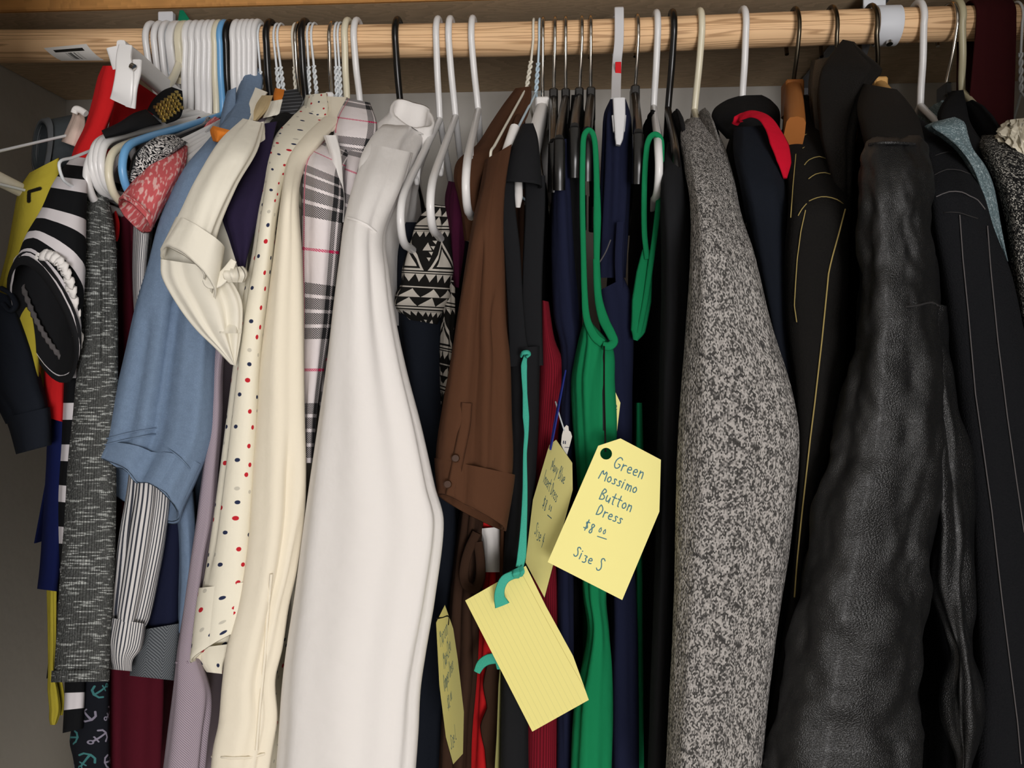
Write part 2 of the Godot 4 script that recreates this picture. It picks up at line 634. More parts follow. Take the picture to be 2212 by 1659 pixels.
func make_materials() -> void:
	noise.seed = 5
	noise.frequency = 0.012
	noise.fractal_octaves = 3
	var wrinkle := normal_tex(noise_img(512, 0.012, 3, 4), 6.0)
	var fine := normal_tex(noise_img(256, 0.16, 9, 2), 4.0)
	var pebble := normal_tex(noise_img(512, 0.075, 21, 3), 9.0)
	# ---- plain cloth
	var cloth := {"white": Color(.90, .885, .87), "cream": Color(.92, .885, .805), "ivory_cloth": Color(.91, .89, .83), "brown": Color(.315, .205, .14), "dark_brown": Color(.22, .15, .11),
		"red": Color(.75, .12, .13), "black": Color(.075, .077, .083), "soft_black": Color(.11, .112, .12), "navy": Color(.10, .115, .20), "ink": Color(.08, .095, .125), "royal": Color(.07, .10, .27), "purple": Color(.16, .13, .23),
		"maroon": Color(.30, .07, .12), "plum": Color(.25, .07, .17), "green": Color(.08, .48, .30), "yellow": Color(.68, .62, .20), "orange": Color(.82, .48, .18),
		"beige": Color(.73, .65, .50), "blush": Color(.83, .74, .69), "lining_red": Color(.73, .06, .16), "oxblood": Color(.20, .055, .065), "grey_twill": Color(.36, .37, .38), "denim_grey": Color(.26, .28, .29), "denim": Color(.105, .12, .15), "fleece": Color(.85, .82, .74)}
	for k in cloth:
		M[k] = mat(cloth[k], 0.95, null, 0.16, wrinkle, 0.35)
	for k in ["white", "cream", "ivory_cloth"]:
		M[k].normal_scale = 0.22
		M[k].rim_enabled = true
		M[k].rim = 0.15
	# ---- patterned cloth
	var dots := Image.create(512, 512, false, Image.FORMAT_RGB8)
	dots.fill(Color(.92, .895, .82))
	for j in 9:
		for i in 8:
			var x := (i + 0.25 + 0.5 * rnd(i, j) + (0.5 if j % 2 else 0.0)) * 64.0
			var y := (j + 0.2 + 0.6 * rnd(i, j, 3)) * 56.9
			var kind := int(rnd(i, j, 7) * 10)
			var c: Color = Color(.74, .16, .2) if kind < 3 else (Color(.17, .2, .3) if kind < 7 else Color(.78, .76, .7))
			var r := 8.4 if kind < 3 else 7.3
			for ox in [-512, 0, 512]:
				for oy in [-512, 0, 512]:
					stamp(dots, x + ox, y + oy, r, c)
	M.polka = mat(Color.WHITE, 0.95, ImageTexture.create_from_image(dots), 0.112, wrinkle, 0.2)
	var band := func(v: float, n: int) -> int:   # millimetres in a 100 mm check
		for k in n:
			if v > k * 12.3 and v < k * 12.3 + 9.2: return 1
		if v > 71.0 and v < 73.4: return 2
		return 0
	M.plaid = mat(Color.WHITE, 0.95, tex(512, 512, func(x: int, y: int):
		var a: int = band.call(x / 5.12, 3)
		var b: int = band.call(y / 5.12, 4)
		var h := (x + y * 2) % 16 < 10
		var base := Color(.9, .87, .87)
		var dark := Color(.17, .17, .18)
		var pink := Color(.80, .17, .36)
		if a == 2: return pink if h or b == 2 else base
		if b == 2: return pink if h or a == 1 else base
		if a == 1 and b == 1: return dark if (x + y) % 9 < 8 else Color(.3, .3, .3)
		if a + b == 1: return dark if h else base
		return base), 0.1, wrinkle, 0.3)
	M.plaid.uv1_offset = Vector3(0.1, 0.29, 0)
	var slub := noise_img(512, 0.02, 31, 2)
	M.heather = mat(Color.WHITE, 0.98, tex(512, 512, func(x: int, y: int):
		var row: int = y / 4
		var a := slub.get_pixel((x / 2 + int(rnd(1, row, 5) * 500)) % 512, (row * 37) % 512).r
		var v := 0.27 + 0.10 * rnd(x / 4, y / 4, 2)
		if a > 0.60: v += 0.42 * smoothstep(0.60, 0.74, a) * (0.5 + 0.5 * rnd(x / 2, row, 8))
		v *= 0.72 if x % 8 < 3 else 1.0
		return Color(v, v * 1.02, v)), 0.12, fine, 0.6)
	M.tweed = mat(Color.WHITE, 0.98, tex(512, 512, func(x: int, y: int):
		var cx: int = x / 3
		var cy: int = (y + (cx % 2) * 2) / 5
		var n := slub.get_pixel((x * 2) % 512, y).r
		var v := rnd(cx, cy, 11) * 0.8 + rnd(cx / 2, cy / 2, 12) * 0.3 + (n - 0.5) * 0.5
		v = smoothstep(0.2, 0.85, v)
		v = 0.19 + 0.42 * v + 0.10 * rnd(x, y, 3)
		return Color(v * 1.01, v * .985, v * .96)), 0.15, fine, 0.6)
	M.boucle = mat(Color.WHITE, 0.98, tex(256, 256, func(x: int, y: int):
		var n := slub.get_pixel((x * 5) % 512, (y * 5) % 512).r
		return Color(.62, .61, .58) if absf(n - 0.5) < 0.03 or rnd(x / 3, y / 3, 4) > 0.82 else Color(.09, .09, .09)), 0.09, fine, 0.8)
	M.bold_stripe = mat(Color.WHITE, 0.95, tex(32, 128, func(_x: int, y: int): return Color(.82, .80, .81) if y < 52 else Color(.075, .08, .09)), 0.036, null)
	M.shirt_stripe = mat(Color.WHITE, 0.95, tex(128, 64, func(x: int, _y: int): return Color(.22, .235, .27) if x % 16 < 6 else Color(.82, .81, .80)), 0.022, wrinkle, 0.5)
	M.fine_stripe = mat(Color.WHITE, 0.95, tex(128, 64, func(_x: int, y: int): return Color(.42, .43, .45) if y % 16 < 3 else Color(.2, .205, .215)), 0.03, null)
	M.twill = mat(Color.WHITE, 0.95, tex(128, 128, func(x: int, y: int): return Color(.70, .66, .69) if (x + y) % 16 < 7 else Color(.53, .47, .52)), 0.0155, null)
	M.herringbone = mat(Color.WHITE, 0.95, tex(128, 128, func(x: int, y: int):
		var d: int = (x + y) if (x / 64) % 2 == 0 else (y - x + 512)
		return Color(.44, .455, .47) if d % 12 < 6 else Color(.27, .285, .30)), 0.03, null)
	M.chambray = mat(Color.WHITE, 0.95, tex(256, 256, func(x: int, y: int):
		var v := 0.93 + 0.1 * rnd(x / 2, y) * rnd(x, y / 3, 2) + 0.05 * (slub.get_pixel(x * 2, y * 2).r - 0.5)
		return Color(.46 * v, .54 * v, .64 * v)), 0.06, wrinkle, 0.3)
	M.chambray.uv1_scale = Vector3(12, 12, 1)
	M.rib = mat(Color.WHITE, 0.97, tex(64, 16, func(x: int, _y: int): return Color(.47, .09, .145) if x % 16 < 10 else Color(.34, .06, .10)), 0.0085, null)
	var geo := Image.create(512, 512, false, Image.FORMAT_RGB8)
	geo.fill(Color(.1, .095, .09))
	var pale := Color(.74, .71, .67)
	var fill_tri := func(a: Vector2, b: Vector2, c: Vector2, col: Color):
		for y in range(int(minf(a.y, minf(b.y, c.y))), int(maxf(a.y, maxf(b.y, c.y))) + 1):
			for x in range(int(minf(a.x, minf(b.x, c.x))), int(maxf(a.x, maxf(b.x, c.x))) + 1):
				if Geometry2D.point_is_inside_triangle(Vector2(x, y), a, b, c):
					geo.set_pixel(posmod(x, 512), posmod(y, 512), col)
	for k in 4:   # checked row of triangles
		for r in 2:
			var x := k * 128.0
			var y := 20.0 + r * 62
			fill_tri.call(Vector2(x, y + 60), Vector2(x + 64, y), Vector2(x + 128, y + 60), pale)
	geo.fill_rect(Rect2i(0, 6, 512, 8), pale)
	geo.fill_rect(Rect2i(0, 150, 512, 12), pale)
	geo.fill_rect(Rect2i(0, 172, 512, 7), pale)
	for k in 10:
		fill_tri.call(Vector2(k * 51, 180), Vector2(k * 51 + 51, 180), Vector2(k * 51 + 25, 216), pale)
	for k in 2:   # big bordered triangles with toothed edges
		var x := k * 256.0
		fill_tri.call(Vector2(x + 10, 420), Vector2(x + 128, 232), Vector2(x + 246, 420), pale)
		fill_tri.call(Vector2(x + 34, 408), Vector2(x + 128, 262), Vector2(x + 222, 408), Color(.1, .095, .09))
		fill_tri.call(Vector2(x + 60, 396), Vector2(x + 128, 290), Vector2(x + 196, 396), pale)
		for q in 4:
			fill_tri.call(Vector2(x + 190 + q * 14, 240 + q * 34), Vector2(x + 200 + q * 14, 262 + q * 34), Vector2(x + 226 + q * 10, 240 + q * 34), pale)
		fill_tri.call(Vector2(x + 226, 300), Vector2(x + 256, 250), Vector2(x + 290, 300), pale)
	for k in 8:
		fill_tri.call(Vector2(k * 64, 440), Vector2(k * 64 + 64, 440), Vector2(k * 64 + 32, 490), pale)
	geo.fill_rect(Rect2i(0, 428, 512, 7), pale)
	M.tribal = mat(Color.WHITE, 0.95, ImageTexture.create_from_image(geo), 0.075, null)
	var anc := Image.create(512, 512, false, Image.FORMAT_RGB8)
	anc.fill(Color(.09, .095, .12))
	for k in 16:
		var at := Vector2((k % 4) * 128 + 64 + (32 if (k / 4) % 2 else -32), (k / 4) * 128 + 64)
		var rot := rnd(k, 2) * TAU
		var col: Color = Color(.25, .46, .46) if k % 3 == 1 else Color(.52, .50, .56)
		var f := func(x: float, y: float) -> Vector2: return at + Vector2(x, y).rotated(rot)
		stroke(anc, [f.call(0, -34), f.call(0, 40)], 5, col)
		stroke(anc, [f.call(-16, -18), f.call(16, -18)], 4, col)
		stroke(anc, [f.call(-36, 14), f.call(-24, 34), f.call(0, 42), f.call(24, 34), f.call(36, 14)], 5, col)
		var ring := []
		for q in 13: ring.append(f.call(9 * cos(q * TAU / 12), -44 + 9 * sin(q * TAU / 12)))
		stroke(anc, ring, 3.4, col)
	M.anchors = mat(Color.WHITE, 0.95, ImageTexture.create_from_image(anc), 0.085, null)
	M.scribble = mat(Color.WHITE, 0.95, tex(256, 256, func(x: int, y: int):
		var n := slub.get_pixel(posmod(x * 2 + int(30 * sin(y * 0.05)), 512), (y * 2) % 512).r
		return Color(.80, .79, .78) if fmod(n * 4.0, 1.0) > 0.5 else Color(.09, .09, .1)), 0.085, null)
	M.coral = mat(Color.WHITE, 0.95, tex(256, 256, func(x: int, y: int):
		var n := slub.get_pixel((x * 4 + y) % 512, (y * 2) % 512).r
		var c := Color(.77, .36, .37).lerp(Color(.86, .68, .66), smoothstep(0.54, 0.74, n))
		return c * (0.96 + 0.06 * rnd(x, y))), 0.11, wrinkle, 0.5)
	M.teal_print = mat(Color.WHITE, 0.95, tex(256, 256, func(x: int, y: int):
		var n := slub.get_pixel((x * 5) % 512, (y * 3) % 512).r
		return Color(.60, .65, .66) if absf(n - 0.52) < 0.045 else Color(.35, .415, .43)), 0.085, wrinkle, 0.4)
	var yel := Image.create(256, 256, false, Image.FORMAT_RGB8)
	yel.fill(Color(.70, .64, .22))
	for k in 3:
		var at := Vector2(60 + 80 * (k % 2), 40 + k * 80)
		stroke(yel, [at, at + Vector2(15, 5), at + Vector2(12, 22)], 3.2, Color(.1, .09, .07))
	M.yellow_print = mat(Color.WHITE, 0.95, ImageTexture.create_from_image(yel), 0.13, wrinkle, 0.4)
	M.pinstripe_black = mat(Color(.085, .08, .075), 0.93, null, 0.1, fine, 0.25)
	M.pinstripe_navy = mat(Color(.08, .083, .092), 0.97, null, 0.1, fine, 0.4)
	M.leather = mat(Color(.075, .077, .08), 0.36, null, 0.05, pebble, 0.5)
	M.leather.metallic_specular = 0.5
	M.suede = mat(Color(.10, .092, .085), 0.72, null, 0.055, pebble, 0.4)
	M.gold_thread = mat(Color(.62, .55, .34), 0.7)
	M.grey_thread = mat(Color(.36, .345, .345), 0.9)
	M.faint_thread = mat(Color(.19, .185, .185), 0.9)
	M.seam = mat(Color(.16, .17, .18), 0.95)
	# ---- hard things
	M.white_plastic = mat(Color(.88, .875, .87), 0.32)
	M.ivory_plastic = mat(Color(.86, .83, .73), 0.34)
	M.aged_ivory = mat(Color(.74, .71, .59), 0.36)
	M.blue_plastic = mat(Color(.42, .65, .84), 0.32)
	M.black_plastic = mat(Color(.055, .05, .048), 0.3)
	M.frosted = mat(Color(.80, .80, .81), 0.3)
	M.red_plastic = mat(Color(.78, .1, .13), 0.4)
	M.green_plastic = mat(Color(.08, .45, .32), 0.45)
	M.white_wire = mat(Color(.84, .86, .87), 0.3)
	M.ivory_wire = mat(Color(.86, .84, .78), 0.35)
	M.blue_wire = mat(Color(.74, .82, .87), 0.3)
	for k in ["white_plastic", "ivory_plastic", "aged_ivory", "blue_plastic", "black_plastic", "frosted", "white_wire", "blue_wire"]:
		M[k].metallic_specular = 0.5
	M.chrome = mat(Color(.78, .76, .73), 0.16)
	M.chrome.metallic = 1.0
	M.bronze = mat(Color(.36, .33, .28), 0.3)
	M.bronze.metallic = 1.0
	M.gold = mat(Color(.74, .66, .40), 0.32)
	M.gold.metallic = 1.0
	M.white_metal = mat(Color(.80, .81, .83), 0.4)
	M.grey_metal = mat(Color(.45, .45, .46), 0.45)
	M.grey_metal.metallic = 0.4
	M.hanger_wood = mat(Color(.60, .37, .18), 0.45)
	M.light_wood = mat(Color(.75, .58, .35), 0.5)
	M.ribbon = mat(Color(.25, .66, .57), 0.6, null, 0.05, fine, 0.3)
	M.black_thread = mat(Color(.07, .06, .05), 0.9)
	M.blue_thread = mat(Color(.16, .2, .5), 0.8)
	M.button_brown = mat(Color(.24, .15, .09), 0.35)
	M.button_pearl = mat(Color(.82, .79, .72), 0.3)
	# ---- wood and walls
	var grain := noise_img(512, 0.01, 77, 3)
	M.rod_wood = mat(Color.WHITE, 0.55, tex(256, 512, func(x: int, y: int):
		var g := grain.get_pixel((x * 2) % 512, y).r
		var l := fmod(x / 256.0 * 20.0 + g * 3.5, 1.0)
		var v := 1.0 - 0.20 * smoothstep(0.55, 0.86, l) * (1.0 - smoothstep(0.9, 1.0, l))
		v -= 0.03 * rnd(x, y / 8, 5)
		return Color(.93 * v, .775 * pow(v, 1.2), .60 * pow(v, 1.4))), 1.0)
	M.rod_wood.uv1_scale = Vector3(1.0 / (TAU * ROD_R), 1.0 / 2.4, 1)
	M.edge_wood = mat(Color.WHITE, 0.6, tex(512, 128, func(x: int, y: int):
		var g := grain.get_pixel((x / 3) % 512, (y * 3) % 512).r
		var v := 0.9 + 0.2 * (fmod(g * 12.0, 1.0) - 0.5) * 0.5
		return Color(.80 * v, .58 * v, .34 * v)), 0.4)
	var knots := [Vector2(205, 262), Vector2(385, 118), Vector2(90, 60)]
	M.shelf_wood = mat(Color.WHITE, 0.85, tex(512, 512, func(x: int, y: int):
		var g := grain.get_pixel((x / 2) % 512, (y * 2) % 512).r
		var v := 0.95 + 0.10 * (fmod(g * 9.0, 1.0) - 0.5)
		for k in knots:
			var d: float = (Vector2(x, y) - k).length() + 3.0 * (g - 0.5)
			if d < 15.0: v *= 0.62 if d > 11.0 else 0.86
		return Color(.80 * v, .70 * v, .575 * v)), 0.75)
	var plaster := noise_img(256, 0.05, 5, 3)
	var pl := normal_tex(plaster, 2.0)
	M.wall = mat(Color(.82, .805, .775), 0.9, null, 0.4, pl, 0.3)
	M.ceiling = mat(Color(.86, .855, .84), 0.9, null, 0.4, pl, 0.2)
	M.floor = mat(Color(.80, .785, .765), 0.9, tex(256, 256, func(x: int, y: int): return Color.WHITE * (0.8 + 0.2 * rnd(x, y))), 0.1)
	M.paper = mat(Color(.90, .875, .56), 0.9)

# ---------------------------------------------------------------- hangers
func hook_points(x: float, r: float, base: Vector3, wide := 0.0) -> Array:
	var R := ROD_R + r + 0.0006 + wide
	var y := rod_y(x)
	var out := []
	for a in [206, 188, 165, 140, 112, 90, 68, 45, 20, 0, -22]:
		var t := deg_to_rad(a)
		out.append(Vector3(x, y + R * sin(t) - wide, R * cos(t)))
	out.append(Vector3(lerpf(x, base.x, 0.4), lerpf(y - R * 0.6, base.y, 0.4), R * 0.62))
	out.append(Vector3(lerpf(x, base.x, 0.75), lerpf(y - R * 0.6, base.y, 0.75), R * 0.22))
	out.append(base)
	return out

# moulded tube hanger: hook at pixel px, neck ends at (bx, by), front corner at pixel (ex, ey) and depth ez
func tube_hanger(called: String, label: String, px: float, m: Material, bx: float, by: float, ex: float, ey: float, o := {}) -> Node3D:
	var r: float = o.get("r", 0.0034)
	var ez: float = o.get("ez", 0.205)
	var drop: float = o.get("drop", 0.04)
	var x := P(px, 60, ROD_R).x
	var base := P(bx, by, 0.0)
	var t := thing(called, label, "hanger", Vector3(x, rod_y(x), 0), o.get("group", "hangers on the closet rod"))
	part(t, "hook", tube(hook_points(x, r, base), r), m)
	var f := P(ex, ey, ez)
	var k := Vector3(2 * base.x - f.x, f.y, -f.z)
	var pts := [base]
	for q in [f, k]:
		pass
	var arm := func(q: Vector3) -> Array:
		var s := signf(q.z)
		return [base.lerp(q, 0.12), base.lerp(q, 0.5), base.lerp(q, 0.9), q + Vector3(0, -0.004, 0), q + Vector3(0, -drop * 0.5, s * 0.006), q + Vector3(0, -drop * 0.85, 0), q + Vector3(0, -drop, -s * 0.012), q + Vector3(0, -drop, -s * 0.03)]
	pts.append_array(arm.call(f))
	var other: Array = arm.call(k)
	other.reverse()
	pts.append_array(other)
	pts.append(base)
	part(t, "frame", tube(pts, r), m)
	if o.get("notch", false):
		for q in [f, k]:
			var a: Vector3 = base.lerp(q, 0.62)
			part(t, "strap_hook", tube([a + Vector3(0, -0.001, 0), a + Vector3(0, -0.012, signf(q.z) * 0.004), a + Vector3(0, -0.02, signf(q.z) * 0.008), a + Vector3(0, -0.016, signf(q.z) * 0.013)], 0.0022), m)
	return t

func wire_hanger(label: String, px: float, m: Material, bx: float, by: float, ex: float, ey: float, o := {}) -> Node3D:
	var r: float = o.get("r", 0.00125)
	var ez: float = o.get("ez", 0.2)
	var x := P(px, 60, ROD_R).x
	var base := P(bx, by, 0.0)
	var t := thing("wire_hanger", label, "hanger", Vector3(x, rod_y(x), 0), o.get("group", "hangers on the closet rod"))
	var top := Vector3(lerpf(x, base.x, 0.35), lerpf(rod_y(x) - 0.014, base.y, 0.35), 0.009)
	var hp := hook_points(x, r, base)
	hp.resize(hp.size() - 3)
	hp.append(top)
	part(t, "hook", tube(hp, r, {"sides": 8}), m)
	for s in [0.0, PI]:
		var tw := []
		for k in 25:
			var q := k / 24.0
			var c: Vector3 = top.lerp(base, q)
			tw.append(c + Vector3(cos(q * 15 + s), 0, sin(q * 15 + s)) * r * 1.02)
		part(t, "twisted_neck", tube(tw, r, {"sides": 6, "sub": 2}), m)
	var f := P(ex, ey, ez)
	var k := Vector3(2 * base.x - f.x, f.y, -f.z)
	part(t, "frame", tube([base, base.lerp(f, 0.2), base.lerp(f, 0.92), f, f + Vector3(0, -0.012, -0.006), f + Vector3(0, -0.014, -0.03), k + Vector3(0, -0.014, 0.03), k + Vector3(0, -0.012, 0.006), k, base.lerp(k, 0.92), base.lerp(k, 0.2), base], r, {"sides": 8}), m)
	return t

# hanger with a metal hook and a flat black moulded body
func bar_hanger(called: String, label: String, px: float, hook: Material, body: Material, bx: float, by: float, ex: float, ey: float, o := {}) -> Node3D:
	var ez: float = o.get("ez", 0.18)
	var x := P(px, 60, ROD_R).x
	var base := P(bx, by, 0.0)
	var t := thing(called, label, "hanger", Vector3(x, rod_y(x), 0), o.get("group", "hangers on the closet rod"))
	part(t, "hook", tube(hook_points(x, 0.0018, base + Vector3(0, -0.008, 0), o.get("wide", 0.004)), o.get("hr", 0.0018), {"sides": 10}), hook)
	var f := P(ex, ey, ez)
	var k := Vector3(2 * base.x - f.x, f.y, -f.z)
	var th: float = o.get("th", 0.0052)
	var hh: float = o.get("hh", 0.011)
	part(t, "neck", box_mesh(base + Vector3(-th * 0.85, -0.034, -0.011), base + Vector3(th * 0.85, 0, 0.011), 0.0015), body)
	for q in [f, k]:
		part(t, "arm", tube([base + Vector3(0, -0.014, 0), base.lerp(q, 0.35) + Vector3(0, -0.006, 0), base.lerp(q, 0.8), q], hh, {"ry": th * 0.8, "up": Vector3(1, 0, 0), "e": 3.5, "sides": 12}), body)
		if o.get("finger", 0.0) > 0.0:
			part(t, "end_finger", tube([q + Vector3(0, 0.004, 0), q + Vector3(0, -o.finger * 0.5, signf(q.z) * 0.004), q + Vector3(0, -o.finger, 0)], th, {"ry": 0.006, "up": Vector3(0, 0, 1), "e": 3.0, "sides": 12}), body)
	return t

# ---------------------------------------------------------------- the place
func build_room() -> void:
	var t := 0.1
	structure("wall_back", box_mesh(Vector3(-0.805, 0, WALL_Z - t), Vector3(1.3, 2.5, WALL_Z)), M.wall)
	structure("wall_left", box_mesh(Vector3(-0.805, 0, WALL_Z), Vector3(-0.705, 2.5, 0.36)), M.wall)
	structure("wall_right", box_mesh(Vector3(1.2, 0, WALL_Z), Vector3(1.3, 2.5, 0.36)), M.wall)
	structure("wall_front_left", box_mesh(Vector3(-1.9, 0, 0.36), Vector3(-0.40, 2.5, 0.46)), M.wall)
	structure("wall_front_right", box_mesh(Vector3(JAMB_X, 0, 0.36), Vector3(3.6, 2.5, 0.46)), M.wall)
	structure("wall_header", box_mesh(Vector3(-0.40, 2.08, 0.36), Vector3(JAMB_X, 2.5, 0.46)), M.wall)
	structure("wall_room_left", box_mesh(Vector3(-2.0, 0, 0.36), Vector3(-1.9, 2.5, 4.3)), M.wall)
	structure("wall_room_right", box_mesh(Vector3(3.6, 0, 0.36), Vector3(3.7, 2.5, 4.3)), M.wall)
	# the wall behind the camera, with the window that lights the closet
	var w := WINDOW
	structure("wall_window_low", box_mesh(Vector3(-2.0, 0, 4.2), Vector3(3.7, w.position.y, 4.3)), M.wall)
	structure("wall_window_high", box_mesh(Vector3(-2.0, w.end.y, 4.2), Vector3(3.7, 2.5, 4.3)), M.wall)
	structure("wall_window_left", box_mesh(Vector3(-2.0, w.position.y, 4.2), Vector3(w.position.x, w.end.y, 4.3)), M.wall)
	structure("wall_window_right", box_mesh(Vector3(w.end.x, w.position.y, 4.2), Vector3(3.7, w.end.y, 4.3)), M.wall)
	var win := Node3D.new()
	win.name = "window_1"
	add_child(win)
	win.set_meta("kind", "structure")
	win.set_meta("label", "white framed room window behind the camera")
	win.set_meta("category", "window")
	for q in [[w.position.x, w.position.y, w.position.x + 0.05, w.end.y], [w.end.x - 0.05, w.position.y, w.end.x, w.end.y], [w.position.x, w.position.y, w.end.x, w.position.y + 0.05], [w.position.x, w.end.y - 0.05, w.end.x, w.end.y], [w.get_center().x - 0.02, w.position.y, w.get_center().x + 0.02, w.end.y]]:
		part(win, "window_frame", box_mesh(Vector3(q[0], q[1], 4.23), Vector3(q[2], q[3], 4.27), 0.004), M.white_metal)
	structure("floor", box_mesh(Vector3(-2.0, -0.1, WALL_Z - t), Vector3(3.7, 0, 4.3)), M.floor)
	structure("ceiling", box_mesh(Vector3(-2.0, 2.5, WALL_Z - t), Vector3(3.7, 2.6, 4.3)), M.ceiling)

func build_fixtures() -> void:
	var sh := thing("closet_shelf", "pine board shelf with bare brown underside above the clothes rod", "shelf", Vector3(0, SHELF_Y, WALL_Z))
	part(sh, "board", box_mesh(Vector3(-0.704, SHELF_Y, WALL_Z + 0.001), Vector3(1.199, SHELF_Y + 0.019, -0.006), 0.001), M.shelf_wood)
	part(sh, "front_edging", box_mesh(Vector3(-0.704, SHELF_Y - 0.0005, -0.006), Vector3(1.199, SHELF_Y + 0.034, 0.0), 0.0015), M.edge_wood, "orange pine front edge strip")
	var rod := thing("closet_rod", "round pine clothes rod carrying all the hangers", "rod", Vector3(0, rod_y(0.0), 0))
	part(rod, "pole", tube(rod_pts, ROD_R, {"sides": 40, "sub": 10}), M.rod_wood)
	# bar-code sticker wrapped under the rod near its left end
	var im := Image.create(256, 128, false, Image.FORMAT_RGB8)
	im.fill(Color(.86, .85, .83))
	im.fill_rect(Rect2i(40, 22, 176, 20), Color(.12, .11, .1))
	for k in 44:
		im.set_pixel(46 + k * 4, 31 + (k % 3) * 2, Color(.5, .5, .48))
		if rnd(k, 4) > 0.35:
			im.fill_rect(Rect2i(88 + k * 2, 50, 1 + int(rnd(k, 9) * 2), 60), Color(.2, .21, .2))
	var g := []
	var uv := []
	for j in 9:
		var row := PackedVector3Array()
		var ur := PackedVector2Array()
		for i in 15:
			var u := i / 14.0
			var v := j / 8.0
			var x := lerpf(P(101, 118, 0.01).x, P(194, 108, 0.01).x, u) + v * 0.012
			var a := deg_to_rad(lerpf(lerpf(-26, -14, u), -78, v))
			row.append(Vector3(x, rod_y(x) + (ROD_R + 0.0004) * sin(a), (ROD_R + 0.0004) * cos(a)))
			ur.append(Vector2(u, v))
		g.append(row)
		uv.append(ur)
	var sm := mat(Color.WHITE, 0.6, ImageTexture.create_from_image(im), 1.0)
	part(rod, "barcode_sticker", grid_mesh(g, uv, false), sm, "small white bar-code sticker")
	# bracket: arm under the shelf, wall plate, cup that carries the rod
	var bx := P(1914, 60, 0.0).x
	var br := thing("rod_bracket", "white metal shelf-and-rod bracket with a cup around the rod", "bracket", Vector3(bx, SHELF_Y, WALL_Z))
	part(br, "arm", box_mesh(Vector3(bx - 0.011, SHELF_Y - 0.004, WALL_Z + 0.002), Vector3(bx + 0.011, SHELF_Y - 0.001, -0.001), 0.0008), M.grey_metal)
	part(br, "wall_plate", box_mesh(Vector3(bx - 0.011, SHELF_Y - 0.24, WALL_Z + 0.0005), Vector3(bx + 0.011, SHELF_Y - 0.001, WALL_Z + 0.0035), 0.0008), M.grey_metal)
	part(br, "brace", tube([Vector3(bx, SHELF_Y - 0.2, WALL_Z + 0.004), Vector3(bx, SHELF_Y - 0.08, -0.13), Vector3(bx, SHELF_Y - 0.005, -0.04)], 0.002, {"ry": 0.009, "up": Vector3(1, 0, 0)}), M.grey_metal)
	var cg := []
	var cu := []
	for j in 25:
		var a := deg_to_rad(lerpf(118, -150, j / 24.0))
		var row := PackedVector3Array()
		var ur := PackedVector2Array()
		for q in [[-1, 0.0006], [-0.93, 0.0026], [0.93, 0.0026], [1, 0.0006], [-1, 0.0006]]:
			var hw := 0.0118 * (1.0 - 0.12 * smoothstep(0.0, 1.0, absf(j / 24.0 - 0.35) * 1.4))
			row.append(Vector3(bx + q[0] * hw, rod_y(bx) + (ROD_R + q[1]) * sin(a), (ROD_R + q[1]) * cos(a)))
			ur.append(Vector2(q[0], j))
		cg.append(row)
		cu.append(ur)
	var cup := part(br, "cup", grid_mesh(cg, cu, true, [0, 24]), M.white_metal, "white rounded cup")
	part(cup, "screw", tube([Vector3(bx, rod_y(bx) - ROD_R - 0.0022, 0.009), Vector3(bx, rod_y(bx) - ROD_R - 0.0052, 0.010)], 0.0032, {"sub": 2}), M.chrome)
	part(br, "hanger_tab", box_mesh(Vector3(bx - 0.019, rod_y(bx) + ROD_R - 0.001, -0.012), Vector3(bx + 0.003, SHELF_Y - 0.001, -0.009), 0.0006), M.white_metal)

const JAMB_X := 0.44
const WINDOW := Rect2(0.3, 0.15, 1.2, 1.3)

func rod_x(px: float) -> float:
	return P(px, 70, 0.0).x

func garment(called: String, label: String, category: String, px: float, group := "clothes on the closet rod") -> Node3D:
	var x := rod_x(px)
	return thing(called, label, category, Vector3(x, rod_y(x) - 0.08, 0), group)

func piece(t: Node, called: String, rows: Array, m: Material, o := {}, label := "") -> Array:
	var l := loft(rows, o)
	part(t, called, l.mesh, m, label)
	return l.grid

func body(t: Node, m: Material, px: float, bottom_px: float, o := {}) -> void:
	var x := rod_x(px)
	var y := rod_y(x)
	var zf: float = o.get("zf", 0.15)
	var zb: float = o.get("zb", -0.2)
	part(t, "body", torso(x, y - o.get("neck", 0.088), y - o.get("tip", 0.19), P(px, bottom_px, 0.05).y, zf, zb, o.get("th", 0.008), o), m)

func button(parent: Node, at: Vector3, r: float, m: Material) -> void:
	var d := (cam_pos - at).normalized()
	part(parent, "button", tube([at - d * 0.001, at + d * 0.0008, at + d * 0.0016], r, {"sub": 1, "sides": 16, "w": [1.0, 1.0, 0.8]}), m)

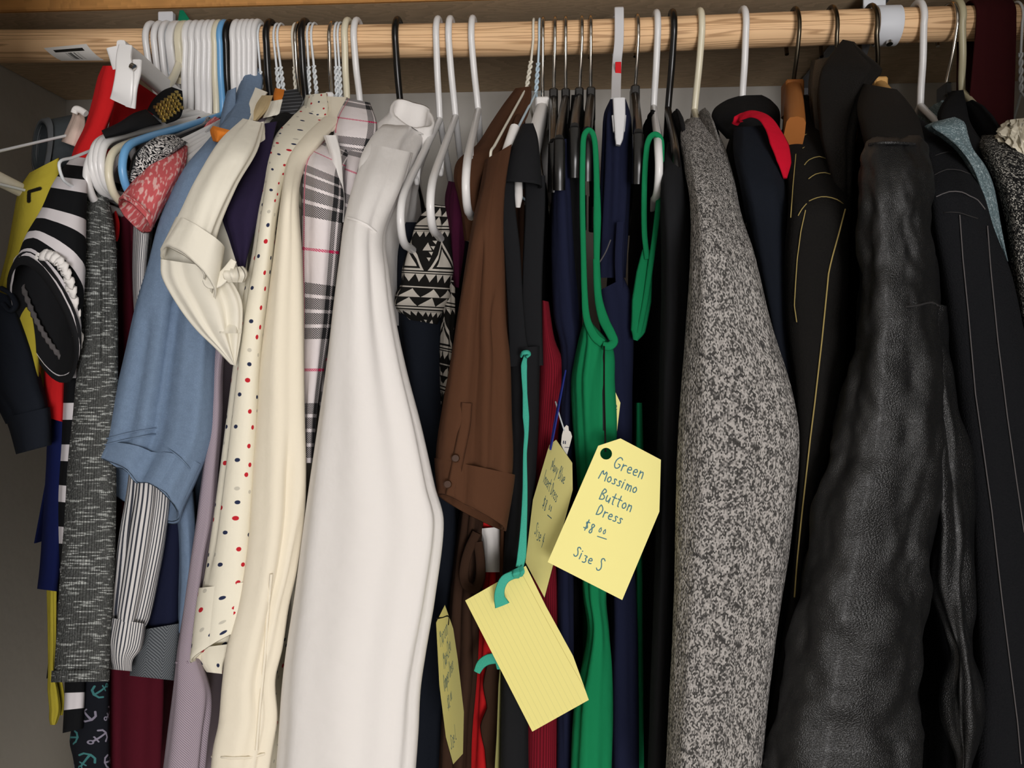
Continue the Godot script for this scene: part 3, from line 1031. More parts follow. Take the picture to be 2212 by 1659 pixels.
func _ready() -> void:
	# ------------------------------------------------ camera, sky, window light, exposure
	var cam := Camera3D.new()
	cam.name = "camera"
	add_child(cam)
	cam.fov = rad_to_deg(2.0 * atan(H * 0.5 / F))
	cam.transform = Transform3D(cam_basis, cam_pos)
	cam.near = 0.02
	var env := Environment.new()
	env.background_mode = Environment.BG_COLOR
	env.background_color = Color(.80, .88, 1.0)
	env.background_energy_multiplier = 1.0
	env.tonemap_mode = Environment.TONE_MAPPER_LINEAR
	env.tonemap_exposure = 1.0
	env.sdfgi_enabled = true
	env.ssao_enabled = true
	env.ssil_enabled = true
	var we := WorldEnvironment.new()
	we.name = "environment"
	we.environment = env
	add_child(we)
	var sun := AreaLight3D.new()
	sun.name = "window_daylight"
	sun.area_size = Vector2(WINDOW.size.x - 0.1, WINDOW.size.y - 0.1)
	sun.light_energy = 10.6
	sun.light_color = Color(1.0, .985, .98)
	sun.shadow_enabled = true
	sun.area_range = 14.0
	sun.area_attenuation = 2.0
	add_child(sun)
	sun.position = Vector3(WINDOW.get_center().x, WINDOW.get_center().y, 4.19)
	# ------------------------------------------------ structure
	make_materials()
	for q in [[-220, 101], [100, 100], [375, 97], [650, 92], [1100, 85], [1400, 75.5], [1640, 66], [1943, 55], [2300, 42]]:
		rod_pts.append(P(q[0], q[1], 0.0))
	rod_pts[0].x = -0.704
	rod_pts[-1].x = 1.199
	build_room()
	build_fixtures()
	# ------------------------------------------------ clothes, largest first
	build_light_clothes()
	build_dark_clothes()
	build_left_clothes()
	build_middle_clothes()
	build_right_clothes()
	build_hangers()
	build_tags()

func build_light_clothes() -> void:
	var t: Node3D
	var g: Array
	# ---- big white dress shirt
	t = garment("dress_shirt", "large white dress shirt with open stand collar in the middle", "shirt", 862)
	body(t, M.white, 868, 1800, {"th": 0.012, "zf": 0.1, "tip": 0.165, "dx": -0.03})
	g = piece(t, "sleeve", [[800, 310, 892, 330, 0, 0, .13, .04], [768, 380, 872, 400, 0, 0, .17, .045], [742, 470, 832, 505, 0, 0, .2, .045], [729, 560, 838, 590], [715, 660, 852, 690], [700, 780, 876, 800], [680, 920, 908, 920], [660, 1060, 938, 1050], [645, 1175, 957, 1130], [630, 1290, 938, 1290], [612, 1410, 917, 1410], [603, 1490, 905, 1490], [597, 1580, 900, 1580], [586, 1720, 890, 1720]], M.white,
		{"z": .22, "b": .036, "folds": [[3, .003, 1.0, .2], [7, .0016, 2.0, .35]], "creases": [[1.0, .35, -.004, .3, .1, 1.1], [.35, .16, -.005, .35], [2.2, .4, -.003, -.3, .3, 1.2]], "wr": .004, "wx": 40, "wy": 9, "seed": 1, "seg": 60})
	part(t, "armhole_seam", front_line(g, [[752, 471], [770, 476], [792, 486], [812, 502]], .0012, .0003), M.white)
	part(t, "collar", loft([[806, 276, 884, 362, 0, 0, .06, .024], [822, 262, 912, 335, 0, 4, .055, .024], [836, 250, 934, 296, -2, 14, .05, .024], [845, 232, 940, 260, -4, 27, .05, .024]], {"open": true, "inner": .05, "thick": .003, "wr": .004, "folds": [[5, .0015, 0, 1.0]], "cap_top": false, "seg": 50, "step": 8}).mesh, M.white, "open stand collar")
	part(t, "yoke", loft([[838, 290, 930, 290, 0, 0, .03, .05], [812, 330, 905, 340, 0, 0, .08, .06], [790, 370, 893, 390, 0, 0, .12, .06], [790, 450, 880, 460, 0, 0, .13, .07], [795, 545, 855, 550, 0, 0, .13, .07], [800, 700, 850, 700, 0, 0, .13, .07]], {"folds": [[7, .003, 0, .3]], "wr": .003}).mesh, M.white)
	# ---- cream cardigan
	t = garment("cardigan", "cream smooth knit cardigan between the polka dot and plaid shirts", "cardigan", 752)
	body(t, M.cream, 748, 1750, {"th": 0.010, "dx": -.02})
	g = piece(t, "sleeve", [[700, 250, 745, 255, 0, 0, .06, .03], [655, 292, 705, 300, 0, 0, .12, .03], [622, 340, 662, 360, 0, 0, .16, .03], [608, 420, 646, 420], [592, 540, 652, 540], [578, 650, 656, 650], [563, 780, 657, 780], [556, 900, 658, 900], [548, 1020, 660, 1020], [541, 1140, 656, 1120], [530, 1230, 640, 1230], [515, 1310, 622, 1310], [488, 1400, 608, 1400], [477, 1480, 592, 1470], [468, 1560, 596, 1550], [455, 1620, 586, 1615], [448, 1700, 572, 1700]], M.cream,
		{"z": .205, "b": .026, "folds": [[3, .002, .4, .2], [6, .0015, 2.0, .6]], "creases": [[1.2, .22, -.006, .2, .45, 1.2], [.5, .2, -.005, .5, .55, 1.2]], "wr": .003, "wx": 40, "wy": 10, "seed": 2})
	part(t, "placket_ridge", front_line(g, [[586, 1240], [578, 1330], [572, 1420], [562, 1520], [554, 1620]], .0013, .0004), M.cream)
	part(t, "cuff_seam", front_line(g, [[458, 1634], [500, 1637], [540, 1636], [572, 1628]], .001, .0004), M.cream)
	part(t, "collar", loft([[700, 208, 752, 210, 0, 0, .03, .02], [702, 250, 748, 256, 0, 0, .06, .025], [672, 275, 720, 285, 0, 0, .1, .025]], {"wr": .003}).mesh, M.cream)
	# ---- polka dot shirt
	t = garment("polka_dot_shirt", "white shirt with red, navy and grey polka dots and long sleeve", "shirt", 690)
	body(t, M.polka, 690, 1650, {"th": 0.007, "dx": -.02})
	var pr := [[655, 228, 735, 250, 0, 0, .05, .02], [600, 285, 690, 300, 0, 0, .12, .025], [577, 350, 628, 370, 0, 0, .17, .022], [560, 450, 604, 450], [545, 550, 592, 550], [526, 640, 582, 640], [508, 760, 568, 770], [490, 900, 562, 900], [470, 1050, 555, 1050], [450, 1190, 547, 1190], [430, 1310, 542, 1285], [416, 1428, 536, 1362, 0, -12]]
	g = piece(t, "sleeve", pr, M.polka, {"z": .205, "b": .02, "folds": [[3, .0018, 2.0, .2]], "creases": [[2.5, .2, -.004, .2, .1, .9]], "wr": .002, "wx": 40, "wy": 12, "open": true, "seed": 3, "circ": .1})
	part(t, "cuff", loft(pr, {"z": .205, "b": .02, "r0": .885, "r1": 1.0, "off": .0016, "wr": .002, "wx": 40, "wy": 12, "seed": 3, "open": true, "inner": .02, "cap_top": false, "circ": .1}).mesh, M.polka)
	part(t, "collar", loft([[664, 205, 708, 200, 0, 0, .03, .02], [655, 240, 712, 235, 0, 0, .05, .03], [660, 275, 700, 275, 0, 0, .08, .02]], {"wr": .004, "step": 8}).mesh, M.polka)
	part(t, "inner_cuff", loft([[425, 1400, 505, 1390, 0, 0, .19, .008], [432, 1430, 485, 1432, 0, 0, .19, .008], [448, 1452, 482, 1456, 0, 0, .19, .006]], {"wr": .002}).mesh, M.polka)
	# ---- plaid shirt
	t = garment("plaid_shirt", "white, black and pink plaid flannel shirt with turned collar", "shirt", 790)
	body(t, M.plaid, 800, 1500, {"th": 0.008, "dx": -.02})
	g = piece(t, "sleeve", [[700, 300, 760, 330, 0, 0, .10, .03], [662, 335, 742, 370, 0, 0, .15, .03], [652, 400, 740, 430], [652, 500, 732, 510], [652, 600, 722, 610], [652, 700, 712, 700], [650, 800, 698, 800], [652, 900, 684, 900], [658, 1000, 676, 1000]], M.plaid,
		{"z": .172, "b": .024, "folds": [[4, .002, 1.0, .3]], "wr": .003, "seed": 4, "circ": .155})
	part(t, "collar", loft([[752, 212, 800, 222, 0, 0, .05, .02], [730, 250, 815, 262, 0, 0, .08, .024], [722, 290, 812, 300, 0, 0, .1, .022], [735, 335, 790, 345, 0, 0, .11, .015]], {"wr": .003, "step": 8, "circ": .14}).mesh, M.plaid, "turned plaid collar")
	part(t, "front_placket", loft([[700, 292, 728, 292, 0, 0, .15, .006], [712, 330, 738, 335, 0, 0, .16, .007], [722, 390, 742, 395, 0, 0, .17, .007], [735, 440, 745, 440, 0, 0, .17, .006], [738, 480, 744, 480, 0, 0, .17, .005]], {"step": 8}).mesh, M.white, "plain white placket edge")
	part(t, "shoulder", loft([[748, 315, 805, 325, 0, 0, .1, .02], [744, 360, 785, 375, 0, 0, .13, .024], [742, 430, 765, 440, 0, 0, .15, .02], [740, 520, 752, 520, 0, 0, .15, .015]], {"wr": .003, "circ": .12}).mesh, M.plaid)
	# ---- white cropped blouse
	t = garment("cropped_blouse", "off-white cotton blouse with rolled short sleeve and tied front", "blouse", 648)
	body(t, M.ivory_cloth, 640, 700, {"th": 0.006, "dx": -.015, "zf": .16})
	part(t, "collar", loft([[538, 268, 572, 262, 0, 0, .15, .012], [533, 300, 576, 300, 0, 0, .15, .02], [545, 330, 574, 325, 0, 0, .15, .012]], {"wr": .004, "step": 8}).mesh, M.ivory_cloth)
	var sr := [[526, 256, 572, 266, 0, 0, .16, .02], [474, 305, 558, 328, 0, 0, .21, .022], [425, 385, 514, 408, 0, 0, .235, .024], [388, 468, 470, 524, 2, -8, .24, .026], [351, 545, 462, 640, 4, -30, .24, .028]]
	part(t, "sleeve", loft(sr, {"z": .225, "b": .03, "folds": [[4, .002, 1.5, .3]], "creases": [[1.3, .25, -.006, -.3, .2, 1.0], [.6, .2, -.005, .2]], "wr": .005, "wx": 50, "wy": 16, "open": true, "inner": .1, "seed": 6}).mesh, M.ivory_cloth)
	part(t, "rolled_cuff", loft([[386, 474, 482, 536, 2, -10, .24, .028], [368, 510, 474, 590, 3, -24, .24, .029], [349, 548, 464, 648, 4, -36, .24, .029]], {"off": .002, "open": true, "inner": .03, "cap_top": false, "wr": .004, "step": 6, "seed": 6}).mesh, M.ivory_cloth)
	part(t, "hanging_flap", loft([[350, 560, 480, 580, 0, 0, .236, .008], [352, 600, 510, 620, 0, 0, .234, .009], [385, 660, 525, 660, 0, 0, .232, .01], [425, 712, 522, 715, 0, 0, .23, .01], [470, 755, 515, 760, 0, 0, .23, .007], [502, 788, 510, 790, 0, 0, .23, .003]], {"folds": [[9, .0025, .5, .4]], "creases": [[1.1, .16, -.008, .2], [2.0, .14, -.006, .2]], "wr": .004, "seg": 64, "step": 9}).mesh, M.ivory_cloth)
	part(t, "side_drape", loft([[440, 480, 545, 440, 0, 0, .19, .02], [455, 560, 535, 560, 0, 0, .19, .02], [460, 640, 528, 640, 0, 0, .2, .018], [470, 720, 522, 720, 0, 0, .234, .009]], {"folds": [[6, .003, 0, .4]], "wr": .004}).mesh, M.ivory_cloth)
	part(t, "tie", tube(px_pts([[444, 600], [455, 609], [470, 606], [488, 590], [505, 562]], .252), .0055, {"ry": .0012, "up": Vector3(.2, .3, 1), "w": [.6, 1, 1, .8, .45]}), M.ivory_cloth)
	part(t, "knot", loft([[500, 578, 516, 576, 0, 0, .246, .004], [492, 588, 524, 586, 0, 0, .249, .008], [494, 600, 526, 598, 0, 0, .249, .008], [502, 610, 520, 610, 0, 0, .246, .005]], {"wr": .008, "wx": 160, "wy": 80, "step": 3}).mesh, M.ivory_cloth)
	# ---- chambray shirt
	t = garment("chambray_shirt", "light blue chambray shirt with short wide cuffed sleeve", "shirt", 548)
	body(t, M.chambray, 550, 1400, {"th": 0.006, "dx": -.03})
	var cr := [[492, 250, 540, 262, 0, 0, .1, .02], [440, 310, 500, 330, 0, 0, .16, .026], [395, 365, 480, 400, 0, 0, .185, .026], [345, 470, 470, 500], [318, 570, 468, 590], [292, 660, 465, 680], [268, 770, 463, 780], [247, 860, 460, 870], [228, 940, 450, 965, 0, -8], [199, 1006, 385, 1118, 6, -34]]
	g = piece(t, "sleeve", cr, M.chambray, {"z": .195, "b": .026, "folds": [[3, .002, 0.3, .2]], "creases": [[1.55, .13, -.014, .1, .3, 1.2], [.9, .2, .005, .2, .3, 1.2], [2.2, .15, -.005, -.2, .5, 1.2]], "wr": .004, "wx": 50, "wy": 12, "open": true, "inner": .07, "seed": 7, "seg": 64})
	part(t, "cuff", loft(cr, {"z": .195, "b": .026, "r0": .9, "r1": 1.0, "off": .002, "creases": [[1.55, .13, -.012, 0]], "wr": .003, "open": true, "inner": .05, "thick": .003, "cap_top": false, "seed": 7, "seg": 64}).mesh, M.chambray)
	for q in [[[222, 962], [262, 952], [300, 944], [336, 938]], [[228, 948], [266, 938], [304, 930], [336, 926]], [[352, 960], [390, 990], [425, 1028]]]:
		part(t, "hem_stitching", front_line(g, q, .0006, .0018), M.chambray)
	part(t, "collar", loft([[538, 142, 556, 144, 0, 0, .0, .006], [523, 154, 568, 160, 0, 0, .0, .014], [520, 178, 568, 190, 0, 0, .01, .02], [502, 225, 556, 235, 0, 0, .05, .022], [478, 270, 530, 282, 0, 0, .1, .02]], {"wr": .003, "step": 7, "e": 2.6}).mesh, M.chambray, "rounded collar tip standing up")
	part(t, "collar_leaf", loft([[492, 196, 511, 188, 0, 0, .05, .008], [484, 225, 510, 230, 0, 0, .06, .01], [476, 262, 500, 268, 0, 0, .08, .01], [474, 285, 490, 290, 0, 0, .1, .008]], {"step": 6}).mesh, M.chambray)
	part(t, "hem_side", loft([[372, 1080, 420, 1060, 0, 0, .15, .03], [382, 1150, 425, 1150, 0, 0, .15, .03], [385, 1250, 420, 1250, 0, 0, .15, .03], [384, 1365, 400, 1375, 0, 0, .15, .03]], {"wr": .003}).mesh, M.chambray)
	# ---- lavender twill shirt
	t = garment("twill_shirt", "lavender diagonal twill shirt with long cuffed sleeve", "shirt", 603)
	body(t, M.twill, 606, 1750, {"th": 0.006, "dx": -.03})
	var lr := [[478, 620, 512, 620], [466, 720, 492, 720], [455, 800, 483, 800], [450, 900, 480, 900], [440, 1000, 472, 1000], [425, 1120, 462, 1120], [412, 1210, 446, 1210], [396, 1320, 432, 1320], [384, 1400, 424, 1400], [380, 1430, 434, 1432], [372, 1500, 455, 1500], [360, 1600, 448, 1600], [345, 1720, 438, 1720]]
	g = piece(t, "sleeve", lr, M.twill, {"z": .185, "b": .02, "folds": [[3, .0015, .3, .2]], "creases": [[.55, .18, -.006, 0, .75, 1.3]], "wr": .002, "seed": 8, "circ": .11})
	part(t, "cuff_seam", front_line(g, [[381, 1431], [405, 1430], [428, 1434]], .0011, 0), M.twill)
	# ---- white shirt with fine navy stripes
	t = garment("striped_shirt", "white shirt with fine navy stripes and buttoned puffed cuff", "shirt", 520)
	body(t, M.shirt_stripe, 522, 1300, {"th": 0.005, "dx": -.03})
	var wr := [[290, 470, 330, 480, 0, 0, .16, .02], [286, 600, 320, 610, 0, 0, .16, .02], [290, 760, 340, 770, 0, 0, .17, .02], [285, 900, 360, 910], [272, 1050, 366, 1060], [256, 1150, 356, 1160], [244, 1250, 338, 1255], [236, 1320, 320, 1335], [238, 1338, 312, 1352]]
	piece(t, "sleeve", wr, M.shirt_stripe, {"z": .18, "b": .024, "folds": [[4, .002, 0, .4]], "creases": [[2.1, .16, -.007, .5, .5, 1.2], [1.2, .2, -.004, -.4, .5, 1.2]], "wr": .005, "wy": 14, "seed": 9, "circ": .125})
	part(t, "cuff", loft([[237, 1334, 315, 1348, 0, 0, .18, .026], [229, 1385, 306, 1402, 0, 0, .18, .025], [236, 1420, 288, 1425, 0, 0, .18, .02], [242, 1446, 284, 1450, 0, 0, .175, .014]], {"wr": .005, "off": .001, "open": true, "inner": .02, "cap_top": false, "circ": .125, "step": 7}).mesh, M.shirt_stripe)
	# ---- coral tie-dyed top
	t = garment("tie_dye_tee", "coral and white tie-dyed velvet top with short hemmed sleeve", "top", 500)
	body(t, M.coral, 500, 900, {"th": 0.005, "zf": .13})
	part(t, "sleeve", loft([[378, 300, 405, 316, 0, 0, .15, .012], [340, 335, 398, 362, 0, 0, .18, .022], [300, 382, 362, 430, 4, -6, .2, .026], [258, 436, 324, 502, 8, -16, .2, .028]], {"wr": .004, "open": true, "inner": .05, "seed": 10}).mesh, M.coral)
	part(t, "hem_stitching", tube(px_pts([[268, 420, .224], [285, 428, .232], [305, 444, .234], [322, 462, .228]], .22), .0008, {"sides": 5}), M.coral)
	# ---- small collars showing behind the cropped blouse
	t = garment("cream_blouse", "pale cream blouse with a soft rolled collar beside the blue shirt", "blouse", 566)
	body(t, M.ivory_cloth, 566, 900, {"th": 0.005, "zf": .1})
	part(t, "collar", loft([[545, 186, 580, 200, 0, 0, .02, .012], [527, 225, 560, 235, 0, 0, .05, .018], [512, 262, 545, 268, 0, 0, .08, .018], [508, 292, 540, 285, 0, 0, .1, .014]], {"wr": .004, "step": 6}).mesh, M.ivory_cloth)
	t = garment("ribbed_sweater", "beige ribbed top with curled neckline", "top", 590)
	body(t, M.beige, 588, 1650, {"th": 0.005, "zf": .1})
	part(t, "neckline", loft([[562, 206, 592, 206, 0, 0, .03, .014], [548, 228, 580, 236, 0, 0, .05, .02], [541, 258, 556, 262, 0, 0, .07, .012]], {"folds": [[12, .0012, 0, 0]], "step": 5, "open": true, "inner": .02}).mesh, M.beige)
	t = garment("white_collar_blouse", "thin white blouse with a narrow standing collar", "blouse", 612)
	body(t, M.ivory_cloth, 612, 800, {"th": 0.004, "zf": .1})
	part(t, "collar", loft([[588, 218, 612, 214, 0, 0, .05, .012], [578, 238, 610, 240, 0, 0, .06, .018], [570, 255, 602, 248, 0, 0, .07, .012]], {"open": true, "inner": .02, "cap_top": false, "step": 4, "wr": .004}).mesh, M.ivory_cloth)
	t = garment("orange_blouse", "orange blouse peeking out between white collars", "blouse", 600)
	body(t, M.orange, 598, 900, {"th": 0.004, "zf": .1})
	part(t, "collar", loft([[596, 190, 616, 194, 0, 0, .03, .008], [592, 205, 618, 206, 0, 0, .04, .01], [592, 218, 612, 218, 0, 0, .05, .008]], {"step": 5, "e": 3}).mesh, M.orange)
	part(t, "sleeve", loft([[462, 272, 500, 282, 0, 0, .19, .006], [456, 282, 490, 292, 3, -2, .19, .012], [462, 305, 474, 308, 2, 0, .19, .008]], {"step": 4, "open": true, "inner": .03}).mesh, M.orange)
	t = garment("fine_stripe_shirt", "charcoal shirt with fine pale stripes on its collar", "shirt", 642)
	body(t, M.fine_stripe, 640, 900, {"th": 0.004, "zf": .1})
	part(t, "collar", loft([[610, 196, 642, 192, 0, 0, .03, .012], [604, 222, 655, 218, 0, 0, .05, .02], [600, 250, 640, 246, 0, 0, .07, .016]], {"step": 5}).mesh, M.fine_stripe)

func build_dark_clothes() -> void:
	var t: Node3D
	var g: Array
	# ---- grey tweed cardigan
	t = garment("tweed_cardigan", "black and white flecked grey tweed cardigan beside plain black cardigan", "cardigan", 1512)
	body(t, M.tweed, 1508, 1800, {"th": 0.012, "dx": .01})
	piece(t, "sleeve", [[1494, 253, 1532, 256, 0, 0, .02, .025], [1470, 285, 1562, 310, 0, 0, .08, .035], [1476, 360, 1584, 385, 0, 0, .15, .04], [1488, 440, 1600, 465, 0, 0, .19, .04], [1489, 560, 1630, 565], [1480, 700, 1668, 710], [1472, 840, 1712, 850], [1465, 960, 1726, 950], [1460, 1090, 1718, 1085], [1455, 1250, 1698, 1250], [1447, 1400, 1676, 1400], [1441, 1550, 1657, 1550], [1435, 1720, 1640, 1720]], M.tweed,
		{"z": .225, "b": .034, "folds": [[3, .002, .5, .2]], "creases": [[1.35, .3, -.006, -.3, .35, 1.2], [2.0, .2, .003, .2]], "wr": .003, "seed": 11, "seg": 60, "circ": .28})
	part(t, "neck_band", loft([[1492, 256, 1520, 252, 0, 0, .02, .02], [1478, 272, 1545, 272, 0, 0, .04, .028], [1474, 300, 1556, 320, 0, 0, .07, .03]], {"wr": .003, "step": 5, "off": .002}).mesh, M.tweed)
	# ---- leather jacket
	t = garment("leather_jacket", "black leather jacket with creased glossy sleeve and raised collar", "jacket", 1800)
	body(t, M.leather, 1800, 1800, {"th": 0.02, "dx": .02, "zf": .18, "tip": .17})
	g = piece(t, "sleeve", [[1886, 292, 1974, 292, 0, 0, .2, .02], [1870, 312, 1990, 312, 0, 0, .21, .036], [1858, 400, 2012, 405], [1852, 500, 2018, 500], [1848, 600, 2022, 605], [1838, 710, 2030, 720], [1820, 830, 2038, 840], [1798, 930, 2040, 945], [1772, 1050, 2030, 1070], [1738, 1220, 2008, 1230], [1708, 1360, 1996, 1370], [1688, 1460, 1990, 1470], [1664, 1570, 1990, 1580], [1636, 1720, 1985, 1720]], M.leather,
		{"z": .23, "b": .042, "folds": [[3, .003, 1.2, .3]], "creases": [[1.2, .3, -.002, -.4, .1, .6], [2.4, .3, -.004, .3]], "wr": .009, "wx": 60, "wy": 100, "seed": 12, "seg": 72, "step": 8})
	part(t, "under_sleeve", loft([[1960, 640, 2040, 660, 0, 0, .2, .03], [1985, 800, 2055, 820, 0, 0, .2, .03], [2000, 950, 2085, 960, 0, 0, .205, .03], [2000, 1080, 2104, 1090, 0, 0, .205, .03], [2005, 1180, 2108, 1170, 0, 0, .205, .028], [2012, 1280, 2102, 1290, 0, 0, .205, .024], [2040, 1370, 2096, 1365, 0, 0, .205, .016], [2052, 1410, 2100, 1415, 0, 0, .205, .02], [2044, 1500, 2124, 1505, 0, 0, .205, .026], [2050, 1580, 2122, 1570, 0, 0, .205, .024], [2070, 1640, 2100, 1640, 0, 0, .205, .016], [2078, 1720, 2086, 1720, 0, 0, .205, .008]], {"wr": .008, "wx": 50, "wy": 60, "folds": [[4, .004, .6, .5]], "creases": [[1.5, .2, -.008, .6]], "seed": 13, "step": 8, "seg": 56}).mesh, M.leather)
	part(t, "shoulder_seam", front_line(g, [[1878, 312], [1905, 309], [1940, 309], [1975, 312]], .0016, -.0004), M.leather)
	part(t, "shoulder", loft([[1862, 180, 1932, 192, 0, 0, .09, .03], [1850, 235, 1974, 240, 0, 0, .14, .045], [1858, 290, 1990, 296, 0, 0, .18, .045], [1866, 330, 1992, 330, 0, 0, .2, .035]], {"wr": .006, "wx": 30, "seed": 14}).mesh, M.suede)
	part(t, "collar", loft([[1824, 86, 1844, 90, 0, 0, .045, .006], [1802, 108, 1868, 116, 0, 0, .06, .01], [1780, 138, 1904, 150, 0, 0, .08, .012], [1768, 172, 1884, 180, 0, 0, .09, .013], [1762, 225, 1862, 232, 0, 0, .11, .014], [1768, 290, 1846, 290, 0, 0, .14, .014], [1785, 350, 1840, 350, 0, 0, .16, .014], [1800, 420, 1836, 400, 0, 0, .17, .014], [1812, 500, 1832, 490, 0, 0, .17, .01]], {"wr": .005, "wx": 30, "seed": 15, "creases": [[.9, .15, -.006, .3]], "e": 2.8}).mesh, M.suede, "raised collar")
	part(t, "collar_fold", loft([[1756, 130, 1800, 122, 0, 0, .02, .012], [1748, 185, 1790, 190, 0, 0, .05, .014], [1752, 260, 1790, 260, 0, 0, .08, .014], [1765, 340, 1795, 340, 0, 0, .1, .012]], {"wr": .003}).mesh, M.leather)
	part(t, "sleeve_scuff", front_line(g, [[1955, 663], [1985, 659], [2012, 653], [2026, 660]], .0008, .0003), M.faint_thread)
	# ---- pinstriped jacket at the right
	t = garment("wool_jacket", "charcoal wool jacket with broken pale pinstripes beside leather jacket", "jacket", 1888)
	body(t, M.pinstripe_navy, 1886, 1800, {"th": 0.014, "dx": .02, "zf": .16})
	g = piece(t, "sleeve", [[1945, 220, 2005, 272, 0, 0, .05, .03], [1975, 270, 2062, 300, 0, 0, .1, .035], [1992, 330, 2096, 345, 0, 0, .14, .03], [2005, 410, 2122, 420], [2012, 480, 2142, 490], [2030, 600, 2182, 600], [2052, 750, 2214, 760], [2072, 900, 2238, 910], [2090, 1100, 2262, 1100], [2098, 1300, 2282, 1300], [2104, 1500, 2296, 1500], [2100, 1720, 2305, 1720]], M.pinstripe_navy,
		{"z": .185, "b": .03, "folds": [[3, .002, .2, .2]], "wr": .003, "seed": 16, "seg": 56})
	for q in [[[2020, 336], [2045, 328], [2070, 331], [2090, 340]], [[2018, 378], [2045, 366], [2075, 368], [2103, 380]], [[2022, 425], [2050, 414], [2078, 415], [2112, 432], [2128, 452]], [[2012, 470], [2040, 459], [2070, 459], [2112, 472]], [[2011, 478], [2018, 530], [2026, 600]], [[2073, 464], [2080, 560], [2092, 680], [2107, 850], [2124, 970], [2142, 1100], [2165, 1300], [2198, 1560], [2206, 1650]], [[2133, 488], [2140, 580], [2156, 740], [2176, 900], [2196, 1040], [2212, 1150]]]:
		part(t, "pinstripe", front_line(g, q, .00045, .0012), M.grey_thread if q.size() > 4 else M.faint_thread, "pale chalk stripe")
	# ---- black jacket with gold pinstripes
	t = garment("pinstripe_blazer", "black blazer with thin gold pinstripes under the wooden hanger", "blazer", 1716)
	body(t, M.pinstripe_black, 1718, 1800, {"th": 0.012, "dx": .01, "zf": .15})
	g = piece(t, "sleeve", [[1706, 210, 1744, 204, 0, 0, .02, .02], [1690, 255, 1768, 262, 0, 0, .06, .03], [1690, 330, 1794, 332, 0, 0, .12, .035], [1700, 400, 1818, 402, 0, 0, .16, .035], [1702, 450, 1832, 448], [1694, 560, 1832, 560], [1696, 700, 1828, 700], [1712, 840, 1818, 850], [1716, 1000, 1790, 1000], [1712, 1150, 1752, 1150], [1700, 1300, 1735, 1300], [1660, 1500, 1710, 1500], [1630, 1720, 1690, 1720]], M.pinstripe_black,
		{"z": .19, "b": .03, "folds": [[3, .0015, .3, .2]], "wr": .002, "seed": 17, "seg": 56})
	for q in [[[1735, 293], [1750, 288], [1768, 290]], [[1734, 320], [1752, 312], [1772, 313], [1783, 318]], [[1738, 356], [1748, 345], [1770, 338], [1792, 346]], [[1747, 386], [1762, 376], [1782, 373], [1802, 380], [1814, 390]], [[1748, 434], [1765, 427], [1785, 425], [1808, 431], [1822, 441], [1832, 452]], [[1742, 440], [1732, 452], [1724, 466]], [[1740, 454], [1730, 500], [1722, 560], [1718, 620], [1716, 660], [1721, 696]], [[1826, 452], [1812, 505], [1798, 555], [1790, 590], [1784, 650], [1776, 730], [1768, 800], [1760, 870], [1750, 950], [1740, 1040], [1730, 1130], [1722, 1210], [1716, 1290]], [[1719, 333], [1713, 400], [1708, 470]]]:
		part(t, "pinstripe", front_line(g, q, .0006 if q.size() > 6 else .0004, .0014), M.gold_thread, "thin gold stripe")
	# ---- black coat with red lining
	t = garment("lined_coat", "black knit coat with a bright red lining at its collar", "coat", 1608)
	body(t, M.black, 1606, 1800, {"th": 0.012, "zf": .14})
	part(t, "collar", loft([[1604, 206, 1646, 205, 0, 0, .0, .008], [1574, 215, 1664, 214, 0, 0, .01, .018], [1545, 234, 1684, 236, 0, 0, .04, .03], [1540, 262, 1686, 275, 0, 0, .06, .03], [1570, 300, 1690, 310, 0, 0, .08, .03]], {"wr": .003, "step": 6}).mesh, M.black)
	part(t, "lining", tube(px_pts([[1588, 268, .115], [1602, 252, .125], [1628, 247, .135], [1652, 256, .145], [1670, 280, .155], [1684, 312, .165], [1694, 350, .172], [1696, 385, .175]], .15), .0055, {"ry": .0012, "up": Vector3(.3, .3, 1), "w": [.6, 1, 1.1, 1.2, 1.3, 1.6, 1.2, .3]}), M.lining_red, "bright red lining")
	piece(t, "sleeve", [[1590, 275, 1660, 270, 0, 0, .11, .025], [1588, 330, 1686, 345, 0, 0, .14, .03], [1600, 400, 1700, 420], [1618, 500, 1706, 520], [1640, 620, 1712, 640], [1664, 740, 1725, 760], [1690, 860, 1735, 880], [1700, 1100, 1740, 1100], [1690, 1300, 1730, 1300], [1650, 1720, 1690, 1720]], M.ink, {"z": .17, "b": .025, "wr": .003, "seed": 18})
	# ---- black jackets left of the tweed
	t = garment("black_cardigan", "plain black cardigan on black tube hanger next to tweed cardigan", "cardigan", 1452)
	body(t, M.soft_black, 1452, 1800, {"th": 0.01, "zf": .15})
	piece(t, "sleeve", [[1442, 306, 1466, 310, 0, 0, .1, .012], [1428, 360, 1474, 362, 0, 0, .15, .024], [1424, 440, 1484, 450], [1428, 560, 1490, 560], [1428, 700, 1486, 710], [1424, 900, 1474, 900], [1418, 1100, 1466, 1100], [1414, 1300, 1454, 1300], [1406, 1500, 1446, 1500], [1400, 1720, 1440, 1720]], M.soft_black, {"z": .175, "b": .024, "wr": .002, "seed": 19, "folds": [[4, .0012, 0, .3]]})
	t = garment("black_dress", "long plain black dress hanging behind green button dress", "dress", 1404)
	body(t, M.black, 1402, 1800, {"th": 0.013, "zf": .13, "tip": .2})

